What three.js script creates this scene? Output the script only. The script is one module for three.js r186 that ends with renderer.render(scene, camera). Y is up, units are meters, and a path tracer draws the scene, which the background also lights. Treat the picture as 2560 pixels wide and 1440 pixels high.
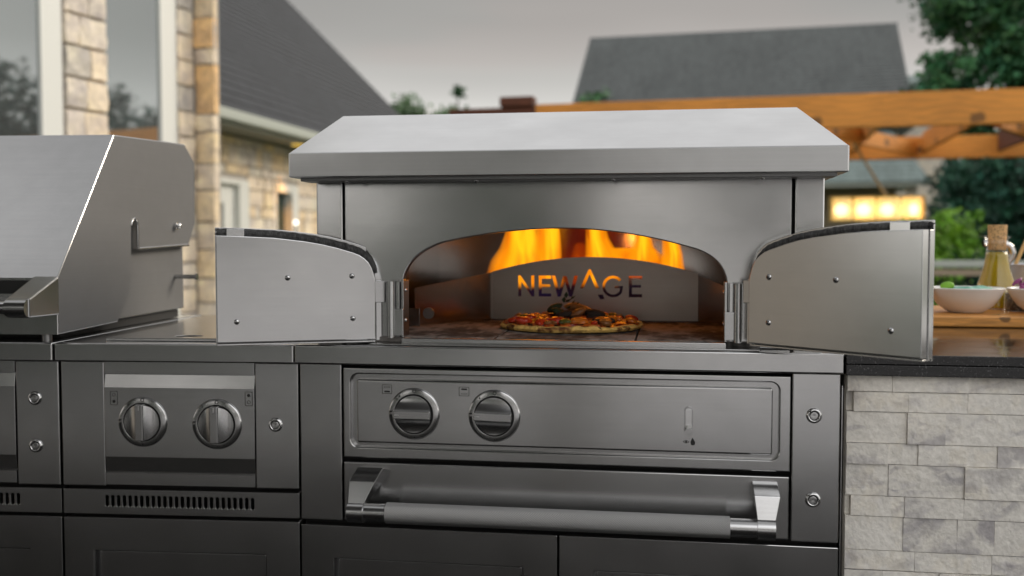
import * as THREE from 'three';
import { RoundedBoxGeometry } from 'three/addons/geometries/RoundedBoxGeometry.js';
import { ConvexGeometry } from 'three/addons/geometries/ConvexGeometry.js';
import { mergeGeometries } from 'three/addons/utils/BufferGeometryUtils.js';
import { RectAreaLightUniformsLib } from 'three/addons/lights/RectAreaLightUniformsLib.js';
RectAreaLightUniformsLib.init();

// ---------------------------------------------------------------- camera, sky, sun, exposure
const scene = new THREE.Scene();
const camera = new THREE.PerspectiveCamera(32.1328, 16 / 9, 0.05, 400);
camera.position.set(0.161, 1.0826, 1.5078);
camera.rotation.order = 'YXZ';
camera.rotation.set(THREE.MathUtils.degToRad(-2.634), THREE.MathUtils.degToRad(8.732), 0);
camera.focus = 1.52; camera.userData.fStop = 3.1;
const renderer = new THREE.WebGLRenderer({ antialias: true });
renderer.setSize(1024, 576);
renderer.toneMapping = THREE.LinearToneMapping;
renderer.toneMappingExposure = 1.5;
renderer.shadowMap.enabled = true;

let seed = 7;
const rnd = () => { seed = (seed * 1664525 + 1013904223) >>> 0; return seed / 4294967296; };
const rr = (a, b) => a + (b - a) * rnd();
function hash(x, y, z) { let h = (x * 374761393 + y * 668265263 + z * 2147483647) | 0; h = Math.imul(h ^ (h >>> 13), 1274126177); h ^= h >>> 16; return (h >>> 0) / 4294967296; }
const sm = (t) => t * t * (3 - 2 * t);
const clamp = (x, a = 0, b = 1) => Math.min(b, Math.max(a, x));
const lerp = (a, b, t) => a + (b - a) * t;
const step = (a, b, x) => sm(clamp((x - a) / (b - a)));
// value noise that repeats after (px, py) cells
function vn(x, y, px = 1e6, py = 1e6, s = 0) {
  const xi = Math.floor(x), yi = Math.floor(y), u = sm(x - xi), v = sm(y - yi);
  const m = (a, p) => ((a % p) + p) % p;
  const a = hash(m(xi, px), m(yi, py), s), b = hash(m(xi + 1, px), m(yi, py), s), c = hash(m(xi, px), m(yi + 1, py), s), d = hash(m(xi + 1, px), m(yi + 1, py), s);
  return lerp(lerp(a, b, u), lerp(c, d, u), v);
}
function fbm(x, y, p, q, n = 4, s = 0) { let r = 0, a = 0.5, t = 0; for (let i = 0; i < n; i++) { r += a * vn(x, y, p, q, s + i); t += a; a *= 0.5; x *= 2; y *= 2; p *= 2; q *= 2; } return r / t; }

{ // overcast evening sky: the low sun stands behind cloud at the back on the right
  const W = 1024, H = 512, d = new Float32Array(W * H * 4);
  const G = new THREE.Vector3(-0.12, 0.1, -0.98).normalize(), dir = new THREE.Vector3();
  for (let j = 0; j < H; j++) for (let i = 0; i < W; i++) {
    const el = ((j + 0.5) / H - 0.5) * Math.PI, az = ((i + 0.5) / W - 0.5) * 2 * Math.PI;
    dir.set(Math.cos(el) * Math.cos(az), Math.sin(el), Math.cos(el) * Math.sin(az));
    const e = Math.max(el, 0) * 180 / Math.PI;
    // dim towards the low horizon behind the roofs, lighter overhead and over the open side of the garden
    const ang = Math.acos(clamp(dir.dot(G), -1, 1)) * 180 / Math.PI;
    const L = 0.195 + 0.66 * Math.exp(-Math.pow(e / 8, 2)) + 0.64 * step(11, 36, e) * (1 - 0.85 * step(37, 60, e)) + 0.42 * step(40, 115, ang) * (1 - 0.8 * step(37, 65, e));
    const u = i / W, v = e / 90;
    const c1 = fbm(u * 12, v * 26, 12, 1e6, 4, 11), c2 = fbm(u * 32, v * 60, 32, 1e6, 3, 31);
    const cloud = 0.65 * c1 + 0.35 * c2;
    const pink = step(0.48, 0.62, c1);
    const far = 1 - step(10, 30, e) * 0.9; let r = 1.0 + 0.03 * pink * far, g = 1 - (0.02 + 0.01 * pink) * far, b = 1.01 - (0.075 + 0.015 * pink) * far;
    let Lc = L * (0.84 + 0.32 * cloud); if (el < 0) { Lc = 0.10; r = g = b = 1; }
    const k = (j * W + i) * 4; d[k] = Lc * r; d[k + 1] = Lc * g; d[k + 2] = Lc * b; d[k + 3] = 1;
  }
  const t = new THREE.DataTexture(d, W, H, THREE.RGBAFormat, THREE.FloatType);
  t.mapping = THREE.EquirectangularReflectionMapping; t.magFilter = t.minFilter = THREE.LinearFilter; t.needsUpdate = true;
  scene.background = t; scene.environment = t;
}
const sun = new THREE.DirectionalLight(0xfff1dd, 1.5);
sun.position.set(8.2, 6.2, -5.4); sun.target.position.set(0, 1, 0);
sun.castShadow = true; sun.shadow.radius = 40; sun.shadow.mapSize.set(2048, 2048);
Object.assign(sun.shadow.camera, { left: -14, right: 14, top: 14, bottom: -14, near: 0.5, far: 60 });
scene.add(sun, sun.target);

// ---------------------------------------------------------------- helpers
const used = {};
const numbered = (n) => { used[n] = (used[n] ?? -1) + 1; return used[n] ? `${n}_${String(used[n]).padStart(3, '0')}` : n; };
function boxUV(g) { // metres; u runs along the surface horizontally
  const p = g.attributes.position, n = g.attributes.normal, uv = new Float32Array(p.count * 2);
  for (let f = 0; f < p.count; f += 3) {
    let nx = 0, ny = 0, nz = 0;
    for (let k = f; k < f + 3; k++) { nx += n.getX(k); ny += n.getY(k); nz += n.getZ(k); }
    nx = Math.abs(nx); ny = Math.abs(ny); nz = Math.abs(nz);
    for (let k = f; k < f + 3; k++) {
      const x = p.getX(k), y = p.getY(k), z = p.getZ(k);
      const [a, b] = nz >= nx && nz >= ny ? [x, y] : nx >= ny ? [z, y] : [x, z];
      uv[2 * k] = a; uv[2 * k + 1] = b;
    }
  }
  g.setAttribute('uv', new THREE.BufferAttribute(uv, 2)); return g;
}
function fix(g) {
  let r = g.index ? g.toNonIndexed() : g.clone();
  if (!r.attributes.normal) r.computeVertexNormals();
  const keep = g.userData.keepUV && r.attributes.uv;
  for (const k of Object.keys(r.attributes)) if (!['position', 'normal', 'uv', 'color'].includes(k)) r.deleteAttribute(k);
  r.morphAttributes = {}; r.groups = [];
  if (!keep) boxUV(r);
  return r;
}
function mesh(name, geos, mat, parent = scene, label) {
  const list = (Array.isArray(geos) ? geos : [geos]).map(fix);
  const m = new THREE.Mesh(list.length > 1 ? mergeGeometries(list) : list[0], mat);
  m.name = parent === scene ? numbered(name) : name; m.castShadow = m.receiveShadow = true;
  if (parent.userData.off) m.position.copy(parent.userData.off).negate();
  if (label) m.userData.label = label;
  parent.add(m); return m;
}
function thing(name, label, category, pos, group, turn = 0) { // parts are built in world coordinates unless turned
  const o = new THREE.Group(); o.name = numbered(name); o.position.set(...pos); o.rotation.y = turn;
  o.userData = { label, category }; if (group) o.userData.group = group;
  o.userData.off = turn ? null : new THREE.Vector3(...pos);
  if (!o.userData.off) delete o.userData.off;
  scene.add(o); return o;
}
function tag(m, label, category, group, kind) { Object.assign(m.userData, { label, category }); if (group) m.userData.group = group; if (kind) m.userData.kind = kind; return m; }
function part(name, parent, label) { const g = new THREE.Group(); g.name = name; if (parent.userData.off) g.position.copy(parent.userData.off).negate(); if (label) g.userData.label = label; parent.add(g); return g; }
const box = (x0, x1, y0, y1, z0, z1, r = 0.002, seg = 1) => {
  const w = x1 - x0, h = y1 - y0, d = z1 - z0, g = r > 0 ? new RoundedBoxGeometry(w, h, d, seg, Math.min(r, w / 2.2, h / 2.2, d / 2.2)) : new THREE.BoxGeometry(w, h, d);
  return g.translate((x0 + x1) / 2, (y0 + y1) / 2, (z0 + z1) / 2);
};
const poly = (pts) => new THREE.Shape(pts.map(([x, y]) => new THREE.Vector2(x, y)));
function rrect(x0, x1, y0, y1, r, C = THREE.Shape) {
  const s = new C(); s.moveTo(x0 + r, y0); s.lineTo(x1 - r, y0); s.absarc(x1 - r, y0 + r, r, -Math.PI / 2, 0, false); s.lineTo(x1, y1 - r); s.absarc(x1 - r, y1 - r, r, 0, Math.PI / 2, false);
  s.lineTo(x0 + r, y1); s.absarc(x0 + r, y1 - r, r, Math.PI / 2, Math.PI, false); s.lineTo(x0, y0 + r); s.absarc(x0 + r, y0 + r, r, Math.PI, 1.5 * Math.PI, false); return s;
}
function ext(shape, z0, z1, b = 0.001, bs = 2, cs = 10, inset = 0) { // bevel stays within the outline
  return new THREE.ExtrudeGeometry(shape, { depth: z1 - z0 - 2 * b, bevelEnabled: b > 0, bevelThickness: b, bevelSize: b, bevelOffset: -b - inset, bevelSegments: bs, curveSegments: cs }).translate(0, 0, z0 + b);
}
function extX(pts, x0, x1, b = 0.001, inset = 0) { // outline in (z, y), pushed along x
  return ext(Array.isArray(pts) ? poly(pts.map(([z, y]) => [-z, y])) : pts, 0, x1 - x0, b, 2, 10, inset).rotateY(Math.PI / 2).translate(x0, 0, 0);
}
const cyl = (r, h, axis, x, y, z, n = 24, r2 = r) => { const g = new THREE.CylinderGeometry(r2, r, h, n); if (axis === 'x') g.rotateZ(-Math.PI / 2); if (axis === 'z') g.rotateX(Math.PI / 2); return g.translate(x, y, z); };
function bar(a, b, r, n = 8) { const A = new THREE.Vector3(...a), B = new THREE.Vector3(...b), d = B.clone().sub(A), g = new THREE.CylinderGeometry(r, r, d.length(), n); g.applyQuaternion(new THREE.Quaternion().setFromUnitVectors(new THREE.Vector3(0, 1, 0), d.clone().normalize())); return g.translate(...A.add(B).multiplyScalar(0.5).toArray()); }
const hull = (pts, r = 0) => { const P = []; for (const p of pts) { if (!r) { P.push(new THREE.Vector3(...p)); continue; } for (const s of [[1, 1, 1], [1, 1, -1], [1, -1, 1], [1, -1, -1], [-1, 1, 1], [-1, 1, -1], [-1, -1, 1], [-1, -1, -1], [1.5, 0, 0], [-1.5, 0, 0], [0, 1.5, 0], [0, -1.5, 0], [0, 0, 1.5], [0, 0, -1.5]]) P.push(new THREE.Vector3(p[0] + s[0] * r * 0.6, p[1] + s[1] * r * 0.6, p[2] + s[2] * r * 0.6)); } return new ConvexGeometry(P); };
const lathe = (pts, n = 40) => new THREE.LatheGeometry(pts.map(([x, y]) => new THREE.Vector2(x, y)), n);
function stoneGeo(x0, x1, y0, y1, z0, z1, j, nx = 3, ny = 2, edge = 0.006) { // a rough-faced block, front towards +z
  const w = x1 - x0, h = y1 - y0, d = z1 - z0, g = new THREE.BoxGeometry(w, h, d, nx, ny, 1), p = g.attributes.position, k = rr(0, 900);
  for (let i = 0; i < p.count; i++) {
    let x = p.getX(i), y = p.getY(i), z = p.getZ(i);
    if (z > 0) { z += (fbm(x * 30 + k, y * 30 + k, 1e6, 1e6, 2, 5) - 0.5) * j * 2; const ex = Math.abs(Math.abs(x) - w / 2) < 1e-5, ey = Math.abs(Math.abs(y) - h / 2) < 1e-5; if (ex) x -= Math.sign(x) * edge * rr(0.2, 1); if (ey) y -= Math.sign(y) * edge * rr(0.2, 1); if (ex || ey) z -= edge * 0.7; }
    p.setXYZ(i, x, y, z);
  }
  g.computeVertexNormals(); return g.translate((x0 + x1) / 2, (y0 + y1) / 2, (z0 + z1) / 2);
}
// ---------------------------------------------------------------- textures (size in metres of one repeat)
function tex(N, M, fn, metres, srgb = true) {
  const d = new Uint8Array(N * M * 4);
  for (let j = 0; j < M; j++) for (let i = 0; i < N; i++) { const c = fn(i / N, j / M), k = (j * N + i) * 4; for (let q = 0; q < 3; q++) d[k + q] = 255 * clamp(c[q] ?? c[0]); d[k + 3] = c[3] !== undefined ? 255 * clamp(c[3]) : 255; }
  const t = new THREE.DataTexture(d, N, M, THREE.RGBAFormat); t.wrapS = t.wrapT = THREE.RepeatWrapping; t.magFilter = THREE.LinearFilter; t.minFilter = THREE.LinearFilter;
  if (srgb) t.colorSpace = THREE.SRGBColorSpace; if (metres) t.repeat.set(1 / metres, 1 / metres); t.needsUpdate = true; return t;
}
const g1 = (v) => [v, v, v];
const steelRough = tex(512, 512, (u, v) => { const s = 0.5 * vn(u * 5, v * 512, 5, 512, 3) + 0.5 * vn(u * 14, v * 256, 14, 256, 4), m = fbm(u * 5, v * 6, 5, 6, 4, 8); const r = 0.76 + 0.025 * (s - 0.5) + 0.2 * (m - 0.5); return [1, r, 1]; }, 0.35, false);
const steelTone = tex(512, 512, (u, v) => { const s = 0.6 * vn(u * 3, v * 300, 3, 300, 21) + 0.4 * vn(u * 7, v * 500, 7, 500, 23), m = fbm(u * 4, v * 4, 4, 4, 5, 25), q = fbm(u * 24, v * 30, 24, 30, 3, 27); return g1(0.92 + 0.025 * (s - 0.5) + 0.04 * (m - 0.5) + 0.025 * (q - 0.5)); }, 0.5);
function steel(v = 0.66, rough = 0.27, extra = {}) { return new THREE.MeshPhysicalMaterial({ color: new THREE.Color().setRGB(v, v, v), map: steelTone, metalness: 1, roughness: rough, roughnessMap: steelRough, anisotropy: 0.2, anisotropyRotation: Math.PI / 2, ...extra }); }
const std = (c, rough = 0.8, extra = {}) => new THREE.MeshStandardMaterial({ color: Array.isArray(c) ? new THREE.Color().setRGB(...c) : new THREE.Color(c), roughness: rough, ...extra });
const M = {};
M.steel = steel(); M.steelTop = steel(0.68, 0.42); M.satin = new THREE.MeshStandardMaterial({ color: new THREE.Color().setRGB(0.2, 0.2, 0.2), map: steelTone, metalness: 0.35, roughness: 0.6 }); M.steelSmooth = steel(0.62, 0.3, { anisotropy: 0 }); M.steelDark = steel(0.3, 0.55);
M.polish = new THREE.MeshStandardMaterial({ color: new THREE.Color().setRGB(0.66, 0.66, 0.66), metalness: 1, roughness: 0.2 });
M.turned = steel(0.66, 0.3, { anisotropy: 0.75, anisotropyRotation: Math.PI / 2 });
M.black = std([0.012, 0.012, 0.012], 0.7); M.gap = std([0.01, 0.01, 0.01], 0.9); M.print = std([0.015, 0.015, 0.015], 0.6);
M.printPale = std([0.45, 0.45, 0.45], 0.5);
const knurl = tex(256, 256, (u, v) => g1(0.5 + 0.25 * Math.sin((u + v) * 2 * Math.PI * 16) + 0.25 * Math.sin((u - v) * 2 * Math.PI * 16)), 0.04, false);
M.knurl = new THREE.MeshStandardMaterial({ color: new THREE.Color().setRGB(0.5, 0.5, 0.5), metalness: 1, roughness: 0.42, bumpMap: knurl, bumpScale: 0.0009 });
M.ovenInside = new THREE.MeshStandardMaterial({ color: new THREE.Color().setRGB(0.5, 0.48, 0.46), metalness: 1, roughness: 0.24, roughnessMap: steelRough, map: steelTone });
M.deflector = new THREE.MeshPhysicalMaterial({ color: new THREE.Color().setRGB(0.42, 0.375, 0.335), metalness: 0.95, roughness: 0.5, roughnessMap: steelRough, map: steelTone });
const pstone = tex(512, 512, (u, v) => { const a = fbm(u * 5, v * 5, 5, 5, 5, 51), b = fbm(u * 60, v * 60, 60, 60, 2, 55), burn = step(0.4, 0.66, 0.7 * fbm(u * 7, v * 5, 7, 5, 5, 58) + 0.3 * fbm(u * 40, v * 12, 40, 12, 3, 59)); let t = 0.56 + 0.2 * (a - 0.5) + 0.14 * (b - 0.5); t *= 1 - 0.6 * burn * (0.4 + 1.2 * b); return [t * 0.98, t * 0.95, t * 0.92]; }, 0.42);
M.ovenStone = new THREE.MeshStandardMaterial({ map: pstone, roughness: 0.9, bumpMap: pstone, bumpScale: 0.0006 });
const fibre = tex(512, 128, (u, v) => { const s = vn(u * 120 + v * 9, v * 40, 120, 40, 61), m = vn(u * 30, v * 12, 30, 12, 63); return g1(0.16 + 0.16 * s + 0.1 * m); }, 0.12);
M.rope = new THREE.MeshStandardMaterial({ map: fibre, roughness: 0.95, bumpMap: fibre, bumpScale: 0.002 });
// marble of the split-face tiles: three kinds of vein
function marble(grey, k) { return tex(512, 512, (u, v) => { const w = fbm(u * 4, v * 4, 4, 4, 4, k), vein = fbm(u * 5 + 2.2 * w, v * 10 + 3 * w, 1e6, 1e6, 5, k + 9), fine = fbm(u * 50, v * 50, 50, 50, 3, k + 20), f2 = fbm(u * 12, v * 9, 12, 9, 4, k + 30); const dark = step(0.52 - 0.2 * grey, 0.8 - 0.16 * grey, vein) * (0.35 + 0.5 * grey) * (0.45 + 1.1 * f2); let t = 0.92 + 0.1 * (fine - 0.5) + 0.08 * (w - 0.5) - 0.3 * dark; const warm = 0.014 * step(0.5, 0.75, f2) * (1 - grey); return [t + 0.01 + warm * 0.5, t - 0.005, t - 0.036 - warm + 0.05 * dark]; }, 0.24); }
const rough1 = tex(512, 512, (u, v) => g1(0.65 * fbm(u * 9, v * 12, 9, 12, 5, 71) + 0.35 * fbm(u * 40, v * 36, 40, 36, 3, 77)), 0.2, false);
M.marble = [0, 0.12, 0.62, 0.36].map((gr, i) => new THREE.MeshStandardMaterial({ map: marble(gr, 81 + i * 40), roughness: 0.62, bumpMap: rough1, bumpScale: 0.0026 }));
const granite = tex(512, 512, (u, v) => { const a = vn(u * 210, v * 210, 210, 210, 91), b = vn(u * 130, v * 130, 130, 130, 93), c = fbm(u * 8, v * 8, 8, 8, 3, 95); const t = 0.05 + 0.05 * c + (a > 0.86 ? 0.28 * a : 0) + (b > 0.93 ? 0.22 : 0); return [t, t, t * 1.02]; }, 0.3);
const graniteRough = tex(256, 256, (u, v) => { const c = fbm(u * 5, v * 9, 5, 9, 5, 97); return [1, 0.25 + 1.1 * Math.max(0, c - 0.45), 1]; }, 0.4, false);
M.granite = new THREE.MeshStandardMaterial({ map: granite, roughness: 0.26, roughnessMap: graniteRough });
function stoneTex(r, g, b, k) { return tex(256, 256, (u, v) => { const a = fbm(u * 5, v * 7, 5, 7, 5, k), f = fbm(u * 44, v * 44, 44, 44, 3, k + 8); const t = 0.95 + 0.34 * (a - 0.5) + 0.2 * (f - 0.5); return [r * t, g * t, b * t * (1 - 0.12 * (a - 0.4))]; }, 0.7); }
const rough2 = tex(256, 256, (u, v) => g1(fbm(u * 8, v * 8, 8, 8, 5, 111)), 0.6, false);
const stoneM = (r, g, b, k) => new THREE.MeshStandardMaterial({ map: stoneTex(r, g, b, k), roughness: 0.92, bumpMap: rough2, bumpScale: 0.014 });
M.stone = [stoneM(0.92, 0.875, 0.82, 121), stoneM(0.95, 0.885, 0.80, 141), stoneM(0.89, 0.85, 0.80, 161), stoneM(0.98, 0.89, 0.75, 181), stoneM(0.96, 0.80, 0.60, 201), stoneM(0.86, 0.83, 0.78, 221)];
M.mortar = std([0.44, 0.41, 0.37], 0.95, { bumpMap: rough2, bumpScale: 0.01 });
M.whiteTrim = std([0.72, 0.73, 0.69], 0.55); M.gutter = std([0.42, 0.45, 0.40], 0.5); M.soffit = std([0.34, 0.33, 0.29], 0.8);
const shing = (k, c) => tex(512, 256, (u, v) => { const a = hash(Math.floor(u * 32), Math.floor(v * 8), k), f = fbm(u * 110, v * 60, 110, 60, 2, k + 3), m = fbm(u * 6, v * 4, 6, 4, 3, k + 6); const t = 1 + 0.05 * (a - 0.5) + 0.3 * (f - 0.5) + 0.12 * (m - 0.5); return [c[0] * t, c[1] * t, c[2] * t]; }, 4);
M.shingle = new THREE.MeshStandardMaterial({ map: shing(231, [0.235, 0.245, 0.26]), roughness: 0.95 });
M.shingle2 = new THREE.MeshStandardMaterial({ map: shing(251, [0.34, 0.355, 0.355]), roughness: 0.95 });
M.shingle3 = new THREE.MeshStandardMaterial({ map: shing(271, [0.47, 0.52, 0.51]), roughness: 0.95 });
M.pane = new THREE.MeshStandardMaterial({ color: new THREE.Color().setRGB(0.52, 0.55, 0.55), metalness: 0.9, roughness: 0.03 });
function wood(r, g, b, k, m = 1) { return tex(512, 256, (u, v) => { const w = fbm(u * 3, v * 4, 3, 4, 4, k), ring = 0.5 + 0.5 * Math.sin((v * 22 + 3.2 * w) * 2 * Math.PI), f = vn(u * 14, v * 256, 14, 256, k + 5), kn = step(0.72, 0.8, fbm(u * 9, v * 8, 9, 8, 2, k + 9)); const t = (0.9 + 0.09 * (ring - 0.5) + 0.14 * (f - 0.5) + 0.2 * (w - 0.5)) * (1 - 0.4 * kn); return [r * t, g * t, b * t]; }, m); }
M.cedar = new THREE.MeshStandardMaterial({ map: wood(0.92, 0.61, 0.25, 301, 1.3), roughness: 0.65 });
M.cedarDark = new THREE.MeshStandardMaterial({ map: wood(0.42, 0.24, 0.16, 321, 1.3), roughness: 0.75 });
M.fenceWood = std([0.34, 0.27, 0.19], 0.7);
M.boardWood = new THREE.MeshStandardMaterial({ map: wood(0.86, 0.60, 0.30, 341, 0.3), roughness: 0.45 });
M.addedPorchGrey = std([0.15, 0.15, 0.15], 0.8);
M.bark = std([0.05, 0.04, 0.03], 0.95);
const leafM = (r, g, b) => new THREE.MeshPhysicalMaterial({ color: new THREE.Color().setRGB(r, g, b), roughness: 0.75, side: THREE.DoubleSide });

// ---------------------------------------------------------------- ground
{
  const pav = tex(512, 512, (u, v) => { const a = fbm(u * 6, v * 6, 6, 6, 5, 401), f = fbm(u * 70, v * 70, 70, 70, 2, 405), jx = Math.abs(((u * 4) % 1) - 0.5), jy = Math.abs(((v * 4) % 1) - 0.5); const j = jx > 0.485 || jy > 0.485 ? 0.5 : 1; const t = (0.15 + 0.06 * (a - 0.5) + 0.05 * (f - 0.5)) * j; return [t, t, t]; }, 2.4);
  const g = new THREE.PlaneGeometry(400, 400, 1, 1).rotateX(-Math.PI / 2);
  const lawn = tex(512, 512, (u, v) => { const a = fbm(u * 9, v * 9, 9, 9, 5, 411), f = fbm(u * 120, v * 120, 120, 120, 2, 415); const t = 0.8 + 0.5 * (a - 0.5) + 0.5 * (f - 0.5); return [0.24 * t, 0.33 * t, 0.13 * t]; }, 6);
  const l = mesh('ground', g, new THREE.MeshStandardMaterial({ map: lawn, roughness: 0.95 })); tag(l, 'green lawn and earth spreading out beyond the patio', 'ground', null, 'structure');
  const p = mesh('patio', new THREE.PlaneGeometry(18, 8.7, 1, 1).rotateX(-Math.PI / 2).translate(1, 0.004, -0.75), new THREE.MeshPhysicalMaterial({ map: pav, roughness: 1, specularIntensity: 0.15 })); tag(p, 'dark grey slate paving in front of the outdoor kitchen', 'patio', null, 'structure');
  const pale = tex(512, 512, (u, v) => { const a = fbm(u * 6, v * 6, 6, 6, 5, 431), f = fbm(u * 80, v * 80, 80, 80, 2, 435), jx = Math.abs(((u * 3) % 1) - 0.5), jy = Math.abs(((v * 3) % 1) - 0.5); const t = (0.76 + 0.1 * (a - 0.5) + 0.08 * (f - 0.5)) * (jx > 0.49 || jy > 0.49 ? 0.7 : 1); return [t * 0.99, t * 0.995, t * 1.015]; }, 1.8);
  const q = mesh('terrace', new THREE.PlaneGeometry(24, 8.9, 1, 1).rotateX(-Math.PI / 2).translate(3, 0.008, 8.05), new THREE.MeshStandardMaterial({ map: pale, roughness: 0.8 })); tag(q, 'pale flagstone paving added behind the viewer to brighten the steel fronts', 'terrace', null, 'structure');  // unseen pale paving, added to brighten what the steel reflects
}
const leafTone = (r, g, b, k) => { const t = lerp(0.7, 1.6, rnd()), w = rr(-k, k); return [r * t * (1 + w), g * t, b * t * (1 - w)]; };
function leafCloud(n, blobs, size, col, k = 0.15, clump = 0.3, per = 26) { // many small bent leaves gathered in clumps
  const P = [], N = [], C = [], U = []; const a = new THREE.Vector3(), b = new THREE.Vector3(), c = new THREE.Vector3(), o = new THREE.Vector3(), cl = new THREE.Vector3();
  const vol = blobs.map((q) => q[3] * q[4] * q[5]), tot = vol.reduce((x, y) => x + y, 0);
  blobs.forEach((q, bi) => {
    const m = Math.round(n * vol[bi] / tot / per);
    for (let i = 0; i < m; i++) {
      do cl.set(rr(-1, 1), rr(-1, 1), rr(-1, 1)); while (cl.lengthSq() > 1 || cl.lengthSq() < 0.12);
      cl.multiplyScalar(rr(0.8, 1.06)); const cr = clump * rr(0.6, 1.5) * Math.min(q[3], q[4], q[5]);
      const cx = q[0] + cl.x * q[3], cy = q[1] + cl.y * q[4], cz = q[2] + cl.z * q[5], base = leafTone(...col, k);
      for (let j = 0; j < per; j++) {
        o.set(rr(-1, 1) + rr(-1, 1), (rr(-1, 1) + rr(-1, 1)) * 0.7, rr(-1, 1) + rr(-1, 1)).multiplyScalar(cr * 0.6).add(c.set(cx, cy, cz));
        a.set(rr(-1, 1), rr(-0.7, 0.5), rr(-1, 1)).normalize(); b.set(rr(-1, 1), rr(-1, 1), rr(-1, 1)).cross(a).normalize(); c.crossVectors(a, b);
        const s = size * rr(0.6, 1.3), w = s * 0.36, v = [o.clone(), o.clone().addScaledVector(a, s * 0.5).addScaledVector(b, w).addScaledVector(c, s * 0.1), o.clone().addScaledVector(a, s), o.clone().addScaledVector(a, s * 0.5).addScaledVector(b, -w).addScaledVector(c, s * 0.1)];
        const t = rr(0.8, 1.2);
        for (const q2 of [0, 1, 2, 0, 2, 3]) { P.push(v[q2].x, v[q2].y, v[q2].z); N.push(-c.x, -c.y, -c.z); C.push(base[0] * t, base[1] * t, base[2] * t); U.push(0, 0); }
      }
    }
  });
  const g = new THREE.BufferGeometry(); g.setAttribute('position', new THREE.Float32BufferAttribute(P, 3)); g.setAttribute('normal', new THREE.Float32BufferAttribute(N, 3)); g.setAttribute('uv', new THREE.Float32BufferAttribute(U, 2)); g.setAttribute('color', new THREE.Float32BufferAttribute(C, 3)); g.userData.keepUV = true; return g;
}
M.leaf = new THREE.MeshPhysicalMaterial({ color: 0xffffff, vertexColors: true, roughness: 0.7, side: THREE.DoubleSide, transmission: 0.25, thickness: 0 });
function tree(name, label, category, pos, blobs, n, size, col, opt = {}) {
  const t = thing(name, label, category, pos, opt.group), [x, y, z] = pos;
  const top = opt.top ?? 2, r = opt.r ?? 0.12, g = [];
  if (!opt.bush) {
    g.push(new THREE.CylinderGeometry(r * 0.55, r, top, 10).translate(x, y + top / 2, z));
    for (const b of blobs) g.push(bar([x, y + top * rr(0.6, 0.95), z], [x + b[0], y + b[1], z + b[2]], r * 0.28, 6));
  } else for (let i = 0; i < 5; i++) g.push(bar([x + rr(-0.06, 0.06), y, z + rr(-0.06, 0.06)], [x + rr(-0.3, 0.3), y + top, z + rr(-0.3, 0.3)], 0.015, 5));
  mesh(opt.bush ? 'stem' : 'trunk', g, M.bark, t);
  mesh(opt.bush ? 'foliage' : 'crown', leafCloud(n, blobs.map((b) => [x + b[0], y + b[1], z + b[2], b[3], b[4], b[5]]), size, col, opt.k ?? 0.15, opt.clump ?? 0.3), M.leaf, t);
  return t;
}

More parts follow.
